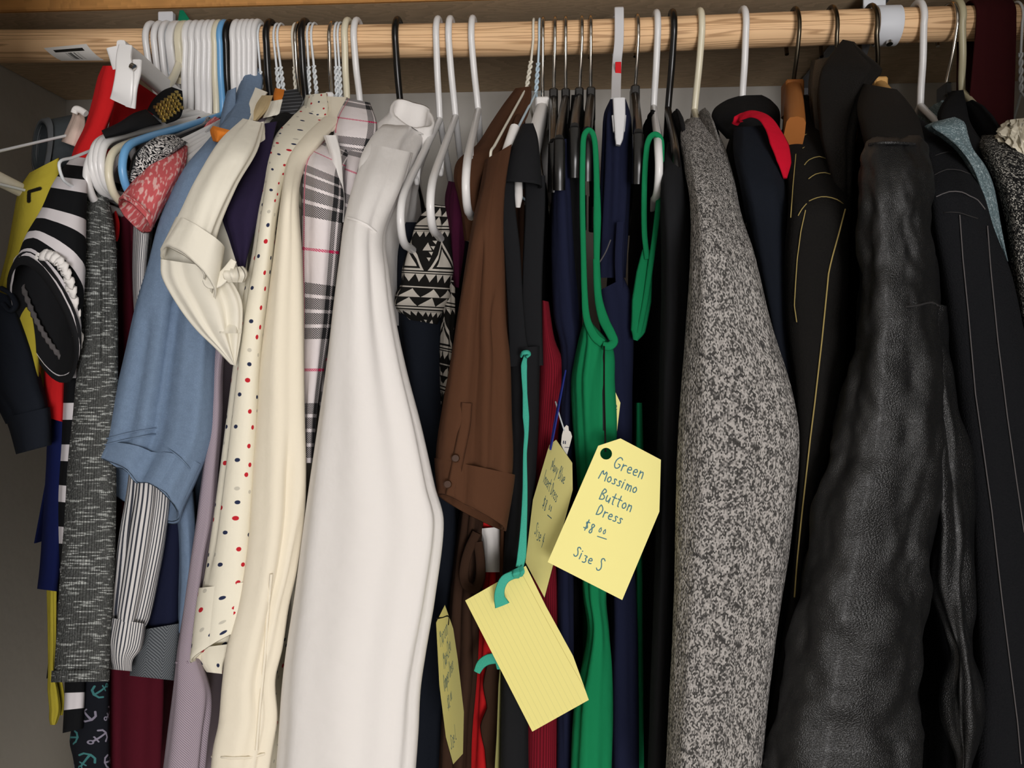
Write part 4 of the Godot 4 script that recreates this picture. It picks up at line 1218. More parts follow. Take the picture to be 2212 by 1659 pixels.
func build_left_clothes() -> void:
	var t: Node3D
	var g: Array
	# ---- heather grey cardigan
	t = garment("knit_cardigan", "heathered charcoal knit cardigan with streaky long sleeve", "cardigan", 440)
	body(t, M.heather, 436, 1500, {"th": 0.006, "dx": -.05})
	var hr := [[186, 378, 216, 392, 0, 0, .17, .012], [177, 420, 236, 440, 0, 0, .18, .02], [175, 520, 248, 530], [173, 640, 251, 640], [170, 760, 252, 760], [160, 880, 251, 880], [146, 1000, 250, 1000], [138, 1120, 249, 1120], [128, 1250, 246, 1250], [121, 1360, 240, 1360], [114, 1474, 233, 1472]]
	g = piece(t, "sleeve", hr, M.heather, {"z": .195, "b": .022, "folds": [[3, .0015, .3, .2]], "creases": [[1.25, .16, -.008, .1, 0.0, .45]], "wr": .002, "open": true, "seed": 20, "circ": .13})
	part(t, "ribbed_hem", loft(hr, {"z": .195, "b": .022, "r0": .972, "r1": 1.0, "off": .0014, "open": true, "inner": .01, "cap_top": false, "wr": .001, "circ": .13, "folds": [[20, .0006, 0, 0]]}).mesh, M.heather)
	# ---- black and white striped top
	t = garment("striped_tee", "black and white wide-striped top with ruffled puff sleeve", "top", 424)
	body(t, M.bold_stripe, 420, 1400, {"th": 0.005, "dx": -.08})
	var sr := [[158, 338, 192, 342, 0, 0, .17, .012], [118, 390, 192, 400, 0, 0, .2, .025], [88, 452, 188, 480, 3, -6, .21, .03], [54, 515, 184, 590, 10, -34, .215, .034], [26, 586, 165, 792, 24, -74, .215, .036]]
	g = piece(t, "sleeve", sr, M.bold_stripe, {"wr": .003, "open": true, "inner": .006, "seed": 21, "step": 9})
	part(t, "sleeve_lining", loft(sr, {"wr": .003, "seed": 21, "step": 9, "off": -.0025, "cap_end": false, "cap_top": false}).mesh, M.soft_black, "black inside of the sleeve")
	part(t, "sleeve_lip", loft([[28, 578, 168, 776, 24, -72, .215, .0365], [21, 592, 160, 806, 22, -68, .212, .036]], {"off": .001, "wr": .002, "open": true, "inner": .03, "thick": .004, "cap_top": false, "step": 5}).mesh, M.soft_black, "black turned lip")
	var ruff := []
	for k in 33:
		var q := k / 32.0
		var a := q * PI
		var c := Vector2(lerpf(36, 170, q) + 30 * sin(a), lerpf(562, 745, q) - 82 * sin(a))
		ruff.append(P(c.x, c.y, .216 + .036 * sin(a) + (.002 if k % 2 else -.001)))
	part(t, "ruffle", tube(ruff, .0046, {"ry": .0022, "sides": 8, "up": Vector3(0, .3, 1), "sub": 3, "w": range(33).map(func(k): return 0.8 + 0.35 * rnd(k, 3))}), M.white, "white ruffle around the sleeve")
	var st := []
	for k in 30:
		var q := k / 29.0
		st.append(P(lerpf(36, 146, q) - 9 * sin(q * PI), lerpf(580, 790, q) + 14 * sin(q * PI), .192 + (.0012 if k % 2 else 0.0)))
	part(t, "overlock_seam", tube(st, .003, {"ry": .001, "sides": 6, "up": Vector3(0, 0, 1), "sub": 2, "w": range(30).map(func(k): return 0.5 if k % 2 else 1.0)}), M.grey_thread)
	piece(t, "hanging_side", [[140, 780, 172, 780], [134, 950, 172, 950], [126, 1090, 172, 1095], [132, 1300, 180, 1300], [138, 1470, 184, 1470], [134, 1584, 178, 1574]], M.bold_stripe, {"z": .165, "b": .016, "wr": .002, "open": true})
	# ---- red dress on the clip hanger
	t = garment("red_dress", "bright red dress hung by its folded edge from a clip hanger", "dress", 352)
	piece(t, "folded_edge", [[222, 142, 252, 142, 0, 0, .16, .01], [212, 165, 258, 165, 0, 0, .16, .014], [200, 215, 250, 220, 0, 0, .16, .014], [183, 272, 228, 280, 0, 0, .16, .014], [156, 330, 206, 338, 0, 0, .16, .014], [132, 450, 186, 460], [112, 600, 158, 600], [98, 740, 144, 745], [94, 850, 140, 850], [95, 900, 137, 912]], M.red, {"z": .16, "b": .014, "wr": .002, "seed": 23})
	part(t, "body", loft([[308, 190, 324, 196, 0, 0, .06, .052], [302, 240, 320, 245, 0, 0, .06, .054], [288, 330, 306, 335, 0, 0, .06, .054], [270, 450, 290, 450, 0, 0, .06, .054], [252, 700, 272, 700, 0, 0, .06, .054], [240, 900, 262, 900, 0, 0, .06, .054]], {"wr": .002, "e": 3}).mesh, M.red)
	# ---- blue, yellow, denim at the far left
	t = garment("navy_pullover", "royal navy long-sleeved top beside heather cardigan sleeve", "top", 405)
	body(t, M.royal, 402, 1150, {"th": 0.005, "dx": -.1, "zf": .12})
	piece(t, "sleeve", [[112, 820, 152, 820], [104, 900, 150, 900], [100, 1000, 148, 1000], [92, 1130, 140, 1130], [86, 1220, 132, 1220], [80, 1272, 126, 1278]], M.royal, {"z": .15, "b": .018, "open": true, "wr": .001})
	t = garment("yellow_blouse", "yellow blouse with black hook-shaped marks at the left wall", "blouse", 382)
	body(t, M.yellow_print, 378, 900, {"th": 0.005, "dx": -.12, "zf": .1})
	piece(t, "sleeve", [[66, 372, 128, 340, 0, 0, .17, .01], [42, 412, 132, 410], [30, 470, 125, 480], [18, 540, 100, 560], [-2, 630, 90, 640], [8, 720, 96, 740], [40, 800, 90, 800], [60, 850, 90, 850], [66, 876, 86, 888]], M.yellow_print, {"z": .17, "b": .022, "wr": .003, "seed": 25, "circ": .12})
	piece(t, "scarf_tie", [[104, 1270, 124, 1270], [105, 1380, 122, 1380], [106, 1450, 118, 1450], [104, 1490, 128, 1492], [107, 1530, 132, 1535], [108, 1555, 124, 1562], [112, 1566, 120, 1566]], M.yellow_print, {"z": .15, "b": .008, "wr": .003, "step": 8})
	piece(t, "scarf_end", [[122, 1470, 136, 1475], [126, 1500, 140, 1505], [128, 1530, 138, 1535], [130, 1545, 136, 1545]], M.yellow, {"z": .14, "b": .006, "step": 6})
	t = garment("denim_jacket", "dark distressed denim jacket with cuffed sleeve at the left edge", "jacket", 360)
	body(t, M.denim, 356, 880, {"th": 0.005, "dx": -.13, "zf": .1})
	g = piece(t, "sleeve", [[-50, 612, 24, 640], [-52, 690, 46, 690], [-48, 760, 72, 760], [-30, 830, 88, 830], [0, 880, 98, 866], [18, 915, 104, 900]], M.denim, {"z": .18, "b": .022, "wr": .004, "seed": 26})
	part(t, "cuff", loft([[16, 900, 104, 880, 0, 0, .18, .022], [27, 930, 107, 914, 0, 0, .18, .022], [40, 980, 108, 962, 0, 0, .18, .02]], {"off": .002, "open": true, "inner": .02, "cap_top": false, "wr": .002, "step": 6}).mesh, M.denim)
	part(t, "hem_loop", tube(px_pts([[2, 622], [24, 636], [34, 660], [22, 672], [6, 656]], .2), .003, {"ry": .002}), M.denim)
	t = garment("denim_vest", "faded grey denim vest with a round armhole against the wall", "vest", 332)
	body(t, M.denim_grey, 330, 700, {"th": 0.005, "dx": -.1, "zf": .08, "neck": .12})
	part(t, "armhole", loft([[196, 240, 190, 372, 0, 0, .08, .03], [150, 250, 140, 372, 4, 0, .1, .03], [92, 262, 82, 374, 16, 0, .12, .02]], {"wr": .002, "open": true, "inner": .08, "step": 7}).mesh, M.denim_grey)
	part(t, "armhole_edge", loft([[104, 258, 92, 376, 14, 0, .12, .022], [90, 262, 80, 374, 16, 0, .12, .021]], {"off": .0015, "open": true, "inner": .02, "cap_top": false, "step": 4}).mesh, M.grey_twill)
	t = garment("blush_camisole", "pale blush satin strap drooping behind red dress", "top", 345)
	body(t, M.blush, 344, 500, {"th": 0.004, "dx": -.06, "zf": .06, "neck": .12})
	part(t, "strap", loft([[160, 240, 178, 232, 0, 0, .12, .008], [158, 252, 186, 262, 0, 0, .13, .012], [146, 278, 182, 288, 0, 0, .14, .016], [134, 306, 172, 320, 0, 0, .14, .016]], {"open": true, "inner": .02, "step": 6, "wr": .003}).mesh, M.blush)
	part(t, "tie", tube(px_pts([[160, 245], [164, 236], [174, 238], [186, 246]], .14), .003), M.white)
	# ---- black top with gold studs
	t = garment("studded_tee", "black top with gold square studs along its neckline", "top", 418)
	body(t, M.soft_black, 416, 700, {"th": 0.004, "dx": -.06, "zf": .1})
	part(t, "sleeve", loft([[318, 238, 350, 268, 0, 0, .12, .012], [290, 246, 322, 274, 0, 0, .15, .014], [255, 268, 272, 290, 0, 0, .18, .014], [220, 284, 228, 300, 0, 0, .2, .01]], {"wr": .003, "step": 7}).mesh, M.soft_black)
	g = piece(t, "neckline", [[372, 188, 394, 196, 0, 0, .07, .008], [352, 196, 396, 232, 0, 0, .085, .014], [332, 214, 388, 256, 0, 0, .1, .016], [318, 238, 360, 268, 0, 0, .12, .014]], M.black, {"step": 6, "wr": .001})
	for r in 5:
		for c in 7:
			var q := Vector2(336 + c * 7.6 + r * 4.5, 232 - c * 5.4 + r * 7.0)
			if q.x > 393: continue
			var at := on_front(g, q.x, q.y, 0.0026)
			part(t, "stud", box_mesh(at - Vector3(.0019, .0016, .0012), at + Vector3(.0019, .0016, .0012), .0004), M.gold)
	# ---- anchors, maroon, navy, scribble print
	t = garment("anchor_dress", "navy dress printed with grey and teal anchors near the bottom left", "dress", 450)
	body(t, M.anchors, 450, 1800, {"th": 0.004, "dx": -.06, "zf": .1})
	piece(t, "skirt_side", [[190, 1000, 240, 1000], [180, 1300, 240, 1300], [165, 1460, 238, 1460], [158, 1550, 238, 1550], [148, 1600, 238, 1600], [156, 1640, 238, 1640], [165, 1720, 238, 1720]], M.anchors, {"z": .15, "b": .02, "wr": .002, "circ": .09})
	t = garment("maroon_dress", "long dark maroon dress behind heather cardigan", "dress", 470)
	body(t, M.maroon, 468, 1800, {"th": 0.006, "dx": -.06, "zf": .1})
	piece(t, "side", [[236, 430, 296, 430], [244, 600, 300, 600], [246, 800, 310, 800], [240, 1100, 330, 1100], [236, 1400, 350, 1400], [228, 1720, 345, 1720]], M.maroon, {"z": .13, "b": .02, "folds": [[5, .003, 0, .1]], "wr": .002})
	t = garment("scarlet_camisole", "thin scarlet strap showing beside maroon dress", "top", 462)
	part(t, "strap", loft([[245, 450, 250, 452, 0, 0, .165, .003], [246, 480, 259, 480, 0, 0, .165, .005], [247, 505, 258, 510, 0, 0, .165, .005], [249, 520, 254, 522, 0, 0, .165, .003]], {"step": 6}).mesh, M.red)
	part(t, "body", loft([[262, 430, 300, 430, 0, 0, .1, .05], [268, 520, 300, 520, 0, 0, .1, .05]], {}).mesh, M.maroon)
	t = garment("scribble_tee", "black and white swirl-printed top with gathered sleeve", "top", 488)
	body(t, M.scribble, 486, 800, {"th": 0.004, "zf": .12})
	part(t, "sleeve", loft([[378, 292, 402, 306, 0, 0, .16, .01], [340, 298, 382, 322, 0, 0, .18, .016], [306, 325, 348, 352, 0, 0, .19, .02], [284, 366, 318, 392, 0, 0, .19, .018], [284, 392, 304, 398, 0, 0, .19, .012]], {"wr": .007, "wx": 70, "folds": [[7, .0015, 0, 1.0]], "step": 6}).mesh, M.scribble)
	t = garment("navy_blazer", "dark navy jacket with a turned grey herringbone cuff", "jacket", 576)
	body(t, M.ink, 574, 1700, {"th": 0.006, "dx": -.02, "zf": .12})
	piece(t, "sleeve", [[336, 1000, 400, 1000], [334, 1120, 398, 1120], [322, 1250, 392, 1250], [310, 1365, 388, 1355]], M.navy, {"z": .15, "b": .02, "wr": .002})
	part(t, "cuff", loft([[298, 1362, 392, 1346, 0, 0, .152, .024], [288, 1410, 386, 1400, 0, 0, .152, .024], [284, 1460, 376, 1470, 0, 0, .15, .022]], {"off": .001, "open": true, "inner": .03, "cap_top": false, "wr": .003, "step": 7}).mesh, M.herringbone, "turned grey herringbone cuff")
	t = garment("purple_tee", "deep purple top between cropped blouse and polka dot shirt", "top", 664)
	body(t, M.purple, 660, 900, {"th": 0.005, "zf": .1})
	piece(t, "sleeve", [[562, 268, 600, 262, 0, 0, .13, .012], [540, 340, 584, 340, 0, 0, .17, .014], [506, 405, 572, 405, 0, 0, .2, .012], [478, 455, 560, 470, 0, 0, .21, .012], [496, 520, 545, 525, 0, 0, .21, .01], [514, 576, 530, 578, 0, 0, .21, .006]], M.purple, {"wr": .003, "open": true, "inner": .03})
	t = garment("black_tee", "small black top shoulder beside polka dot collar", "top", 676)
	body(t, M.black, 672, 700, {"th": 0.004, "zf": .08})
	part(t, "shoulder", loft([[612, 240, 640, 246, 0, 0, .07, .012], [585, 262, 625, 272, 0, 0, .1, .016], [572, 290, 600, 300, 0, 0, .12, .014], [566, 330, 582, 335, 0, 0, .13, .01]], {"step": 6}).mesh, M.black)

func build_middle_clothes() -> void:
	var t: Node3D
	var g: Array
	# ---- brown shirt
	t = garment("brown_shirt", "brown cotton shirt with buttoned cuff and turned-up collar", "shirt", 1140)
	body(t, M.brown, 1128, 1250, {"th": 0.008, "dx": -.01, "tip": .16})
	var br := [[1048, 345, 1104, 312, 0, 0, .15, .02], [1036, 410, 1090, 400, 0, 0, .19, .026], [1018, 490, 1086, 480], [1002, 580, 1088, 580], [986, 680, 1090, 690], [972, 780, 1100, 780], [956, 880, 1104, 890], [944, 980, 1107, 1010], [948, 1068, 1088, 1142, 0, -10]]
	g = piece(t, "sleeve", br, M.brown, {"z": .21, "b": .028, "folds": [[3, .002, 0, .2]], "creases": [[1.7, .12, -.007, -.3, .2, 1.2], [.9, .16, -.006, .5, .35, 1.0]], "wr": .004, "wy": 12, "open": true, "inner": .05, "seed": 30, "seg": 56})
	part(t, "cuff", loft(br, {"z": .21, "b": .028, "r0": .87, "r1": 1.0, "off": .0022, "creases": [[1.75, .08, -.006, 0]], "wr": .003, "open": true, "inner": .04, "thick": .003, "cap_top": false, "seed": 30, "seg": 56}).mesh, M.brown)
	part(t, "sleeve_placket", front_line(g, [[1008, 870], [1004, 920], [998, 950], [990, 990], [982, 1030], [974, 1070]], .0045, .0004, {"ry": .0014, "up": Vector3(0, 0, 1)}), M.brown)
	for q in [[984, 990], [967, 1046]]:
		button(t, on_front(g, q[0], q[1], .004), .0032, M.button_brown)
	part(t, "collar", loft([[1118, 190, 1148, 186, 0, 0, .0, .008], [1092, 222, 1150, 210, 0, 0, .02, .012], [1064, 262, 1140, 252, 0, 0, .05, .014], [1030, 312, 1112, 300, 0, 0, .09, .016], [990, 345, 1070, 345, 0, 0, .12, .018], [980, 380, 1042, 390, 0, 0, .14, .018], [990, 430, 1036, 440, 0, 0, .15, .016], [1006, 520, 1024, 520, 0, 0, .15, .01]], {"wr": .004, "creases": [[1.2, .12, -.005, .3]], "step": 8}).mesh, M.brown, "turned-up collar")
	# ---- long brown wrap dress below
	t = garment("brown_dress", "dark brown wrap dress with knotted sash below brown shirt cuff", "dress", 1098)
	body(t, M.dark_brown, 1090, 1800, {"th": 0.008, "dx": -.01, "zf": .1, "tip": .25, "neck": .2})
	piece(t, "skirt", [[1000, 1080, 1048, 1080], [985, 1200, 1036, 1200], [972, 1320, 1032, 1320], [966, 1450, 1030, 1450], [955, 1560, 1020, 1560], [948, 1720, 1012, 1720]], M.dark_brown, {"z": .12, "b": .022, "folds": [[5, .005, 1.0, .2], [9, .002, 0, .3]], "wr": .004})
	part(t, "sash_loop", tube(px_pts([[1030, 1150], [1012, 1190], [1002, 1235], [1006, 1262], [1024, 1272], [1036, 1255], [1038, 1215], [1032, 1170]], .15), .0042, {"ry": .002, "up": Vector3(0, 0, 1)}), M.dark_brown)
	part(t, "sash_end", tube(px_pts([[1070, 1420], [1062, 1480], [1066, 1530], [1056, 1570], [1060, 1620], [1068, 1680], [1072, 1730]], .13), .006, {"ry": .002, "up": Vector3(0, 0, 1), "w": [1, 1.3, 1, 1.3, .9, 1.1, 1]}), M.dark_brown)
	part(t, "sash_tail", tube(px_pts([[1092, 1440], [1098, 1500], [1104, 1560], [1112, 1600], [1108, 1660], [1114, 1730]], .11), .008, {"ry": .002, "up": Vector3(0, 0, 1)}), M.dark_brown)
	# ---- red and white dress
	t = garment("red_white_dress", "red dress with a white panel under brown shirt cuff", "dress", 1112)
	body(t, M.red, 1106, 1800, {"th": 0.006, "zf": .08, "tip": .25, "neck": .2})
	piece(t, "skirt", [[1030, 1090, 1084, 1090], [1028, 1140, 1080, 1150], [1048, 1215, 1080, 1215], [1040, 1300, 1082, 1300], [1026, 1420, 1080, 1420], [1016, 1540, 1076, 1540], [1006, 1720, 1072, 1720]], M.red, {"z": .1, "b": .02, "folds": [[4, .005, 1.6, .15]], "wr": .002})
	part(t, "white_panel", loft([[1036, 1142, 1081, 1138, 0, 0, .112, .016], [1046, 1170, 1081, 1170, 0, 0, .113, .016], [1048, 1236, 1080, 1236, 0, 0, .113, .015]], {"wr": .003, "off": .002, "step": 7}).mesh, M.white)
	# ---- tribal print top
	t = garment("tribal_blouse", "black and white geometric print top gathered under white hangers", "top", 1012)
	body(t, M.black, 1012, 1800, {"th": 0.008, "dx": -.01, "zf": .08, "tip": .27, "neck": .21})
	piece(t, "sleeve", [[925, 440, 962, 444, 0, 0, .12, .012], [898, 478, 966, 480, 0, 0, .125, .02], [880, 530, 968, 530, 0, 0, .13, .026], [866, 580, 974, 585, 0, 0, .13, .03], [864, 612, 966, 618, 0, 0, .13, .024], [852, 635, 968, 640, 0, 0, .125, .026], [848, 660, 955, 665, 0, 0, .12, .024], [880, 690, 940, 700, 0, 0, .11, .016]], M.tribal, {"wr": .006, "wx": 70, "wy": 20, "folds": [[6, .002, 0, .7]], "step": 7, "seed": 32, "circ": .15})
	piece(t, "drape", [[955, 600, 985, 605], [955, 680, 984, 685], [952, 760, 975, 765], [954, 830, 970, 835], [956, 880, 966, 884]], M.tribal, {"z": .12, "b": .01, "wr": .004, "folds": [[5, .002, 0, .5]], "circ": .05})
	# ---- black garment behind the white shirt
	t = garment("evening_dress", "black dress filling the gap behind big white shirt", "dress", 985)
	body(t, M.ink, 985, 1800, {"th": 0.014, "zf": .06, "tip": .27, "neck": .22})
	piece(t, "side", [[850, 480, 905, 480], [850, 620, 930, 620], [855, 700, 962, 700], [870, 850, 968, 850], [880, 1000, 975, 1000], [880, 1150, 985, 1150], [876, 1350, 975, 1350], [870, 1500, 965, 1500], [862, 1720, 955, 1720]], M.ink, {"z": .09, "b": .03, "wr": .002, "folds": [[4, .002, 0, .1]]})
	# ---- plum blouse
	t = garment("plum_blouse", "small plum blouse beside the empty white hangers", "blouse", 1062)
	body(t, M.plum, 1062, 900, {"th": 0.006, "dx": -.01, "zf": .08, "tip": .22, "neck": .17})
	piece(t, "sleeve", [[975, 392, 1012, 398], [966, 430, 1020, 440], [968, 490, 1010, 500], [974, 560, 1000, 565], [984, 620, 992, 622]], M.plum, {"z": .13, "b": .016, "wr": .005, "wx": 60, "step": 8})
	# ---- black tank dress with ribbon tag
	t = garment("tank_dress", "black sleeveless dress with armhole and teal ribbon tied on", "dress", 1178)
	body(t, M.black, 1172, 1800, {"th": 0.009, "zf": .09, "tip": .2, "neck": .15})
	part(t, "shoulder", loft([[1130, 267, 1152, 266, 0, 0, .13, .006], [1116, 294, 1162, 296, 0, 0, .14, .014], [1094, 346, 1168, 350, 0, 0, .155, .018], [1081, 398, 1172, 404, 0, -8, .165, .018]], {"open": true, "inner": .05, "step": 7, "wr": .001}).mesh, M.soft_black)
	part(t, "strap", tube(px_pts([[1093, 380], [1096, 450], [1106, 540], [1112, 640], [1118, 730], [1124, 790]], .165), .0068, {"ry": .0024, "up": Vector3(0, 0, 1), "w": [1, 1, 1, 1, 1.1, 1.4]}), M.soft_black)
	part(t, "strap", tube(px_pts([[1156, 380], [1156, 450], [1152, 540], [1149, 640], [1150, 720], [1152, 790]], .155), .0085, {"ry": .0024, "up": Vector3(0, 0, 1)}), M.soft_black)
	piece(t, "dress_side", [[1100, 752, 1168, 748], [1098, 850, 1166, 850], [1100, 1000, 1160, 1000], [1092, 1150, 1150, 1150], [1082, 1300, 1148, 1300], [1080, 1500, 1140, 1500], [1078, 1720, 1140, 1720]], M.soft_black, {"z": .15, "b": .018, "wr": .002})
	# ---- red ribbed dress
	t = garment("ribbed_dress", "crimson ribbed knit dress behind the yellow tags", "dress", 1200)
	body(t, M.rib, 1196, 1800, {"th": 0.006, "zf": .08, "tip": .32, "neck": .28})
	piece(t, "side", [[1168, 648, 1186, 652], [1166, 720, 1200, 735], [1164, 790, 1222, 790], [1160, 880, 1217, 880], [1152, 1000, 1205, 1000], [1140, 1150, 1200, 1150], [1140, 1300, 1208, 1300], [1134, 1500, 1206, 1500], [1130, 1720, 1204, 1720]], M.rib, {"z": .12, "b": .018, "wr": .002, "circ": .09})
	# ---- navy and black tops on clip hangers
	t = garment("navy_camisole", "dark navy strap top on first black hanger", "top", 1206)
	body(t, M.navy, 1204, 1800, {"th": 0.008, "zf": .09, "tip": .2, "neck": .14})
	piece(t, "side", [[1200, 300, 1226, 300, 0, 0, .13, .01], [1194, 420, 1234, 420], [1192, 560, 1242, 560], [1196, 680, 1252, 690], [1212, 760, 1256, 770], [1208, 900, 1240, 900], [1204, 1200, 1236, 1200], [1204, 1720, 1240, 1720]], M.navy, {"z": .125, "b": .018, "folds": [[5, .002, 0, .2]], "wr": .002})
	t = garment("black_slip", "black slip dress between navy top and green dress", "dress", 1244)
	body(t, M.black, 1242, 1800, {"th": 0.008, "zf": .1, "tip": .2, "neck": .16})
	piece(t, "shoulder", [[1238, 205, 1252, 205, 0, 0, .02, .01], [1232, 250, 1266, 250, 0, 0, .06, .02], [1222, 290, 1272, 300, 0, 0, .1, .025], [1220, 380, 1262, 400, 0, 0, .11, .025], [1228, 700, 1250, 700, 0, 0, .11, .02]], M.black, {"wr": .003, "step": 8})
	# ---- green button dress
	t = garment("green_dress", "green sleeveless button dress with a large yellow price tag", "dress", 1272)
	body(t, M.green, 1268, 1800, {"th": 0.007, "zf": .1, "tip": .36, "neck": .32})
	part(t, "strap", tube(px_pts([[1292, 640, .158], [1289, 560, .155], [1290, 470, .152], [1289, 400, .15], [1286, 320, .148], [1281, 290, .148], [1272, 281, .15], [1262, 292, .153], [1259, 330, .156], [1258, 420, .158], [1260, 540, .16], [1263, 640, .165], [1268, 690, .17], [1284, 726, .174], [1302, 742, .175]], .15), .0024, {"ry": .0016, "up": Vector3(0, 0, 1), "w": [1.3, 1.1, 1.4, 1.1, 1, 1, 1, 1, 1, 1, 1, 1.1, 1.3, 1.5, 1.5]}), M.green)
	part(t, "strap", tube(px_pts([[1287, 560, .155], [1292, 640, .16], [1304, 690, .168], [1320, 722, .174], [1326, 738, .176], [1316, 748, .178], [1302, 746, .178]], .16), .0036, {"ry": .0018, "up": Vector3(0, 0, 1), "w": [.7, .9, 1.2, 1.1, 1, 1, .9]}), M.green)
	g = piece(t, "dress_side", [[1262, 690, 1272, 690, 0, 0, .155, .012], [1252, 730, 1318, 742, 0, 0, .155, .018], [1243, 775, 1326, 770], [1237, 820, 1325, 820], [1240, 900, 1328, 900], [1248, 1000, 1326, 1000], [1258, 1150, 1318, 1150], [1262, 1280, 1308, 1290], [1272, 1360, 1314, 1360], [1256, 1450, 1322, 1440], [1242, 1520, 1324, 1520], [1231, 1720, 1322, 1720]], M.green, {"z": .155, "b": .02, "folds": [[4, .002, 0, .2]], "creases": [[1.55, .1, -.003, 0], [2.3, .2, -.004, .3]], "wr": .003, "seed": 34})
	part(t, "placket_seam", front_line(g, [[1304, 752], [1303, 850], [1304, 930]], .0008, -.0002), M.seam)
	# ---- navy tank held by a clip strip
	t = garment("navy_tank", "navy knit tank held in a translucent clip strip hanger", "top", 1336)
	body(t, M.navy, 1332, 1800, {"th": 0.007, "zf": .07, "tip": .3, "neck": .2})
	piece(t, "gathered_top", [[1320, 214, 1352, 214, 0, 0, .1, .012], [1306, 245, 1362, 248, 0, 0, .105, .02], [1302, 300, 1364, 300], [1298, 400, 1362, 400], [1292, 520, 1356, 520], [1288, 600, 1352, 600]], M.navy, {"z": .105, "b": .02, "folds": [[9, .002, 0, .1]], "wr": .002, "step": 8})
	piece(t, "side", [[1290, 630, 1348, 600], [1290, 660, 1366, 642], [1300, 720, 1368, 720], [1312, 850, 1366, 850], [1316, 1100, 1366, 1100], [1318, 1300, 1374, 1300], [1316, 1500, 1376, 1500], [1314, 1720, 1378, 1720]], M.navy, {"z": .12, "b": .02, "folds": [[4, .002, 0, .2]], "wr": .002})
	part(t, "strap", tube(px_pts([[1340, 480], [1336, 560], [1338, 620], [1336, 650]], .135), .0035, {"ry": .0015, "up": Vector3(0, 0, 1)}), M.navy)
	part(t, "care_label_string", tube(px_pts([[1319, 518], [1308, 545], [1290, 575]], .14), .0006, {"sides": 5}), M.grey_thread)
	# ---- second green dress
	t = garment("green_sundress", "green strappy dress looped over a white tube hanger", "dress", 1416)
	body(t, M.green, 1412, 1800, {"th": 0.005, "zf": .06, "tip": .36, "neck": .32})
	part(t, "strap", tube(px_pts([[1398, 560, .15], [1392, 500, .15], [1392, 400, .152], [1397, 320, .155], [1404, 297, .158], [1416, 290, .16], [1427, 300, .16], [1429, 330, .158], [1426, 400, .156], [1416, 500, .155], [1406, 570, .152], [1394, 650, .15], [1380, 720, .148]], .15), .0024, {"ry": .0016, "up": Vector3(0, 0, 1)}), M.green)
	part(t, "bodice", tube(px_pts([[1398, 540], [1392, 590], [1386, 650], [1378, 715], [1372, 735]], .146), .007, {"ry": .003, "up": Vector3(0, 0, 1), "w": [.6, 1, 1.2, .9, .3]}), M.green)
	piece(t, "skirt", [[1372, 870, 1388, 870], [1370, 1000, 1392, 1000], [1372, 1200, 1390, 1200], [1372, 1720, 1390, 1720]], M.green, {"z": .1, "b": .015})

